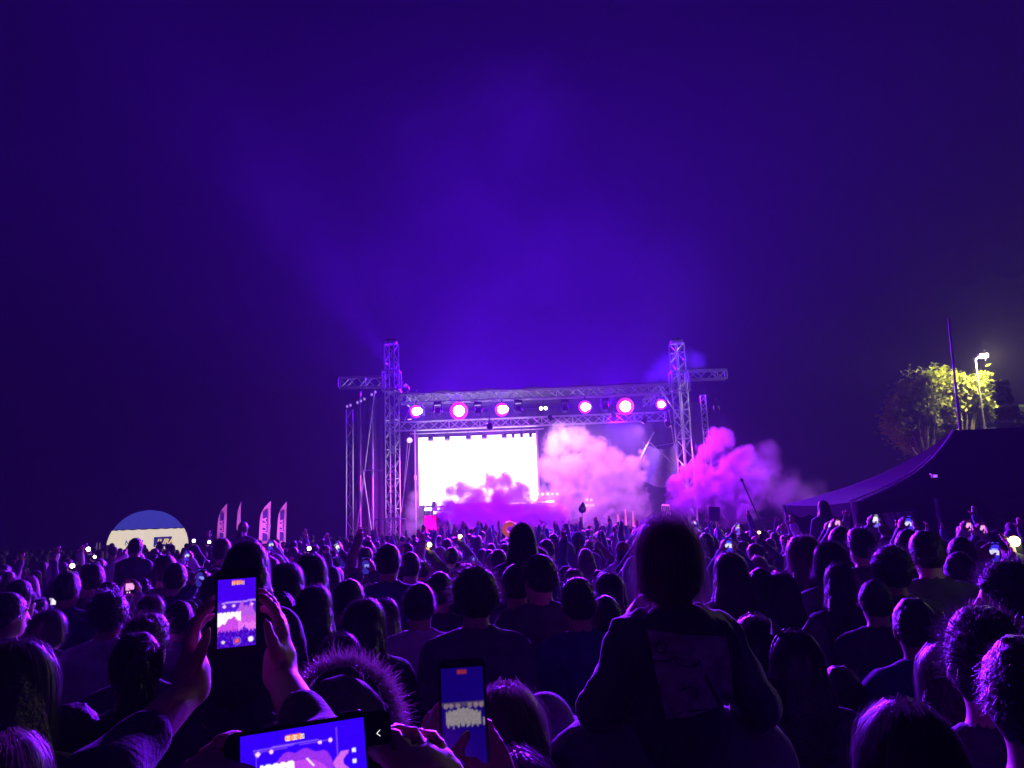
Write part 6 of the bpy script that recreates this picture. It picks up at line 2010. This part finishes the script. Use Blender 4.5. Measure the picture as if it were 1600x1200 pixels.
# dark square placard
c = at(1116, 803, 19)
t = empty('square_placard', c, 'dark square placard held up before the purple smoke', 'placard')
MB().bbox(c, (0.27, 0.02, 0.34), 0.006, M=Matrix.Rotation(0.08, 3, 'Y')).obj('board', mat('dark_board', (0.10, 0.04, 0.10), 0.7), t)
MB().tube(c-Vector((0, -0.015, 0.15)), c-Vector((0, -0.015, 0.75)), 0.012).obj('stick', M_DARKMETAL, t)
# glow sticks
for px, y0, y1, lab in ((977, 795, 821, 'tall red-pink glow stick before the stage, left of two'), (989, 799, 823, 'red-pink glow stick right beside another near the hooded child'), (965, 803, 815, 'short faint pink glow stick left of the tall one')):
    a, b = at(px, y0, 22), at(px+1, y1, 22)
    t = empty('glow_stick', b, lab, 'glow stick', 'pink glow sticks before the stage')
    MB().tube(b, a, 0.035, 0.012, n=8).obj('tube', emissive('stick_glow', (1.0, 0.12, 0.45), 0.9), t, True)
    MB().tube(b-Vector((0, 0, 0.1)), b, 0.03, n=8).obj('grip', M_BLACKPLASTIC, t)
# slanting flag pole in the drifting smoke
a, b = at(1160, 752, 22), at(1188, 815, 22)
t = empty('slanting_pole', b, 'thin dark pole slanting through the drifting smoke', 'pole')
MB().tube(a, b-(a-b)*0.3, 0.02, n=8).obj('shaft', mat('dull_pole', (0.12, 0.1, 0.15), 0.5), t)
MB().lathe(a, (a-b), [(0, 0.04), (0.05, 0.05), (0.1, 0.01)], 8).obj('tip', M_DARKMETAL, t)

# ================================================================== the rest of the crowd
spots = []
rng = np.random.default_rng(77)
y = 4.6
row = 0
while y < 31.0:
    sp_x = 0.50+0.013*y
    x = -0.74*y-1.0+(row % 2)*sp_x*0.5
    while x < 0.74*y+1.0:
        xx = x+rng.normal(0, 0.10); yy = y+rng.normal(0, 0.12)
        x += sp_x*rng.uniform(0.85, 1.3)
        if xx > 5.4 and yy > 12.6:
            continue
        if any((xx-a)**2+(yy-b)**2 < (r+0.14)**2 for a, b, r in PLACED):
            continue
        spots.append((xx, yy))
    y += sp_x*(1.0+0.014*y); row += 1
spots.sort(key=lambda q: q[1])
n_named = sum(1 for o in bpy.data.objects if o.name.startswith('person') and o.parent is None)
LIMIT = 297-n_named
def to_px(p):
    q = RM.transposed() @ (Vector(p)-CAM)
    return 800+F*q.x/-q.z, 600-F*q.y/-q.z
def headgear(kind):
    if kind not in CACHE:
        if kind == 'hood':
            f = Field((-0.2, -0.22, -0.2), (0.2, 0.22, 0.33), 0.02)
            f.ell((0, -0.02, 0.115), (0.112, 0.13, 0.14), None, 0.02); f.cap((0, -0.03, 0.05), (0, -0.03, -0.08), 0.11, 0.13, 0.04, 0.8)
            f.ell((0, 0.12, 0.09), (0.085, 0.12, 0.11), None, 0.02, 'cut'); f.wobble(0.006, 40, 1.0)
        else:
            f = Field((-0.15, -0.17, 0.05), (0.15, 0.26, 0.3), 0.015)
            f.ell(HC+(0, -0.01, 0.02), (0.100, 0.120, 0.124), None, 0.01); f.halfspace((0, 0.1, -1), -0.135, 0.008); f.ell((0, 0.13, 0.14), (0.075, 0.085, 0.014), None, 0.01)
        V, Q = f.mesh(); CACHE[kind] = np_mesh(kind, V+HP, Q, [clothmat('black')])
    return CACHE[kind]
placed_n = 0
low = []
for i, (x, y) in enumerate(spots):
    female = rng.random() < 0.5
    H = (rng.normal(1.62, 0.06) if female else rng.normal(1.74, 0.06))
    H = min(max(H, 1.52), 1.90)
    s = H/TOPZ
    px, py = to_px((x, y, H))
    if px < -60 or px > 1660:
        continue
    rzz = rng.normal(0, 0.35) - 0.6*math.atan2(x-1.0, 33-y)
    hair = HAIRS[int(rng.integers(len(HAIRS)))] if not female else ['long', 'bob', 'pony', 'wavy', 'knot', 'long'][int(rng.integers(6))]
    if placed_n < LIMIT:
        placed_n += 1
        r = rng.random()
        arms = 'down' if r < 0.72 or y < 9.5 else ('up' if r < 0.78 else 'upr' if r < 0.84 else 'upl' if r < 0.90 else 'high')
        near_ = 'middle rows' if y < 8.0 else 'far rows'
        lab = '%s concertgoer %s, %s, %s' % (HW[hair], {'down': 'from behind', 'up': 'both arms up', 'upr': 'right arm up', 'upl': 'left arm up', 'high': 'hands joined overhead'}[arms], near_, region(px))
        extra = rng.random()
        cl_ = CLN[int(rng.integers(len(CLN)))]
        ms = crowd_meshes(arms, hair, female, 0 if y < 9 else 1)
        if extra < 0.10:
            lab = lab.replace(HW[hair]+' concertgoer', 'hooded concertgoer'); ms = (ms[0], ms[1], None)
        elif extra < 0.20:
            lab = 'capped '+lab
        o = place_person(ms, (x, y, 0), rzz, s, lab, cl_, HCN[int(rng.integers(len(HCN)))], int(rng.random() < 0.3), GC)
        o.rotation_euler = (rng.normal(0, 0.035), rng.normal(0, 0.05), rzz)
        if extra < 0.20:
            q = bpy.data.objects.new('hood' if extra < 0.10 else 'cap', headgear('hood' if extra < 0.10 else 'cap')); COL.objects.link(q); q.parent = o
            q.material_slots[0].link = 'OBJECT'; q.material_slots[0].material = clothmat(cl_ if extra < 0.10 else ['black', 'red', 'white', 'navy'][int(rng.integers(4))])
    else:
        low.append((x, y, s, rzz, hair, female))
# past the countable ones: the far mass as one object
LOW = {}
def px_(x, y):
    return 800+F*x/y
def low_mesh(arms, long_):
    k = (arms, long_)
    if k not in LOW:
        sp = spec(arms, 'long' if long_ else 'short', len=0.26, bulk=0.02, fr=0.014)
        V1, Q1 = body_mesh(sp, 0.058); V2, Q2 = top_mesh(sp, 0.066); V3, Q3 = hair_mesh(sp, 0.050, 0, 0, 1)
        zc_ = V1[Q1].mean(1); covered = (zc_[:, 2] > 0.95) & (zc_[:, 2] < 1.36) & (np.abs(zc_[:, 0]) < 0.16)     # skin under the jacket
        Q1 = Q1[~covered]
        LOW[k] = ((V1, Q1), (V2, Q2), (V3, Q3))
    return LOW[k]
Vs, Qs, Ms = [], [], []; nv = 0
for (x, y, s, rzz, hair, female) in low:
    r = rng.random()
    a = 'down' if r < 0.72 or px_(x, y) < 560 else 'up' if r < 0.82 else 'upr' if r < 0.92 else 'upl'
    R = np.array(Matrix.Rotation(rzz, 3, 'Z'))
    cl = int(rng.integers(4))
    for k, (V, Q) in enumerate(low_mesh(a, hair in ('long', 'bob', 'wavy', 'pony'))):
        Vs.append((V*s) @ R.T+np.array((x, y, 0))); Qs.append(Q+nv); nv += len(V)
        Ms.append(np.full(len(Q), 0 if k == 0 else (1+cl if k == 1 else 5)))
if Vs:
    me = np_mesh('far_crowd', np.concatenate(Vs), np.concatenate(Qs), [M_SKIN[0], clothmat('black'), clothmat('navy'), clothmat('grey'), clothmat('denim'), hairmat('dark')], np.concatenate(Ms))
    o = bpy.data.objects.new('far_crowd', me); COL.objects.link(o)
    tag(o, 'dense far crowd packed before the stage', kind='stuff')
# look-alikes of one region: say which one, counted from the left
same = {}
for o in bpy.data.objects:
    if o.parent is None and o.get('group') == GC:
        same.setdefault(o['label'], []).append(o)
ORD = ['first', 'second', 'third', 'fourth', 'fifth', 'sixth', 'seventh', 'eighth', 'ninth', 'tenth', 'eleventh', 'twelfth']
CNT = ['zero', 'one', 'two', 'three', 'four', 'five', 'six', 'seven', 'eight', 'nine', 'ten', 'eleven', 'twelve']
for lab, obs in same.items():
    if len(obs) > 1:
        obs.sort(key=lambda o: o.location.x/o.location.y)
        for i, o in enumerate(obs[:12]):
            o['label'] = lab+', '+(('left one of two', 'right one of two')[i] if len(obs) == 2 else '%s of %s from left' % (ORD[i], CNT[min(len(obs), 12)]))
print('PEOPLE', n_named, 'spots', len(spots), 'limit', LIMIT, 'low', len(low), 'tris', sum(len(o.data.polygons)*2 for o in [q for q in bpy.data.objects if q.type == 'MESH'] if o.data.users == 1))
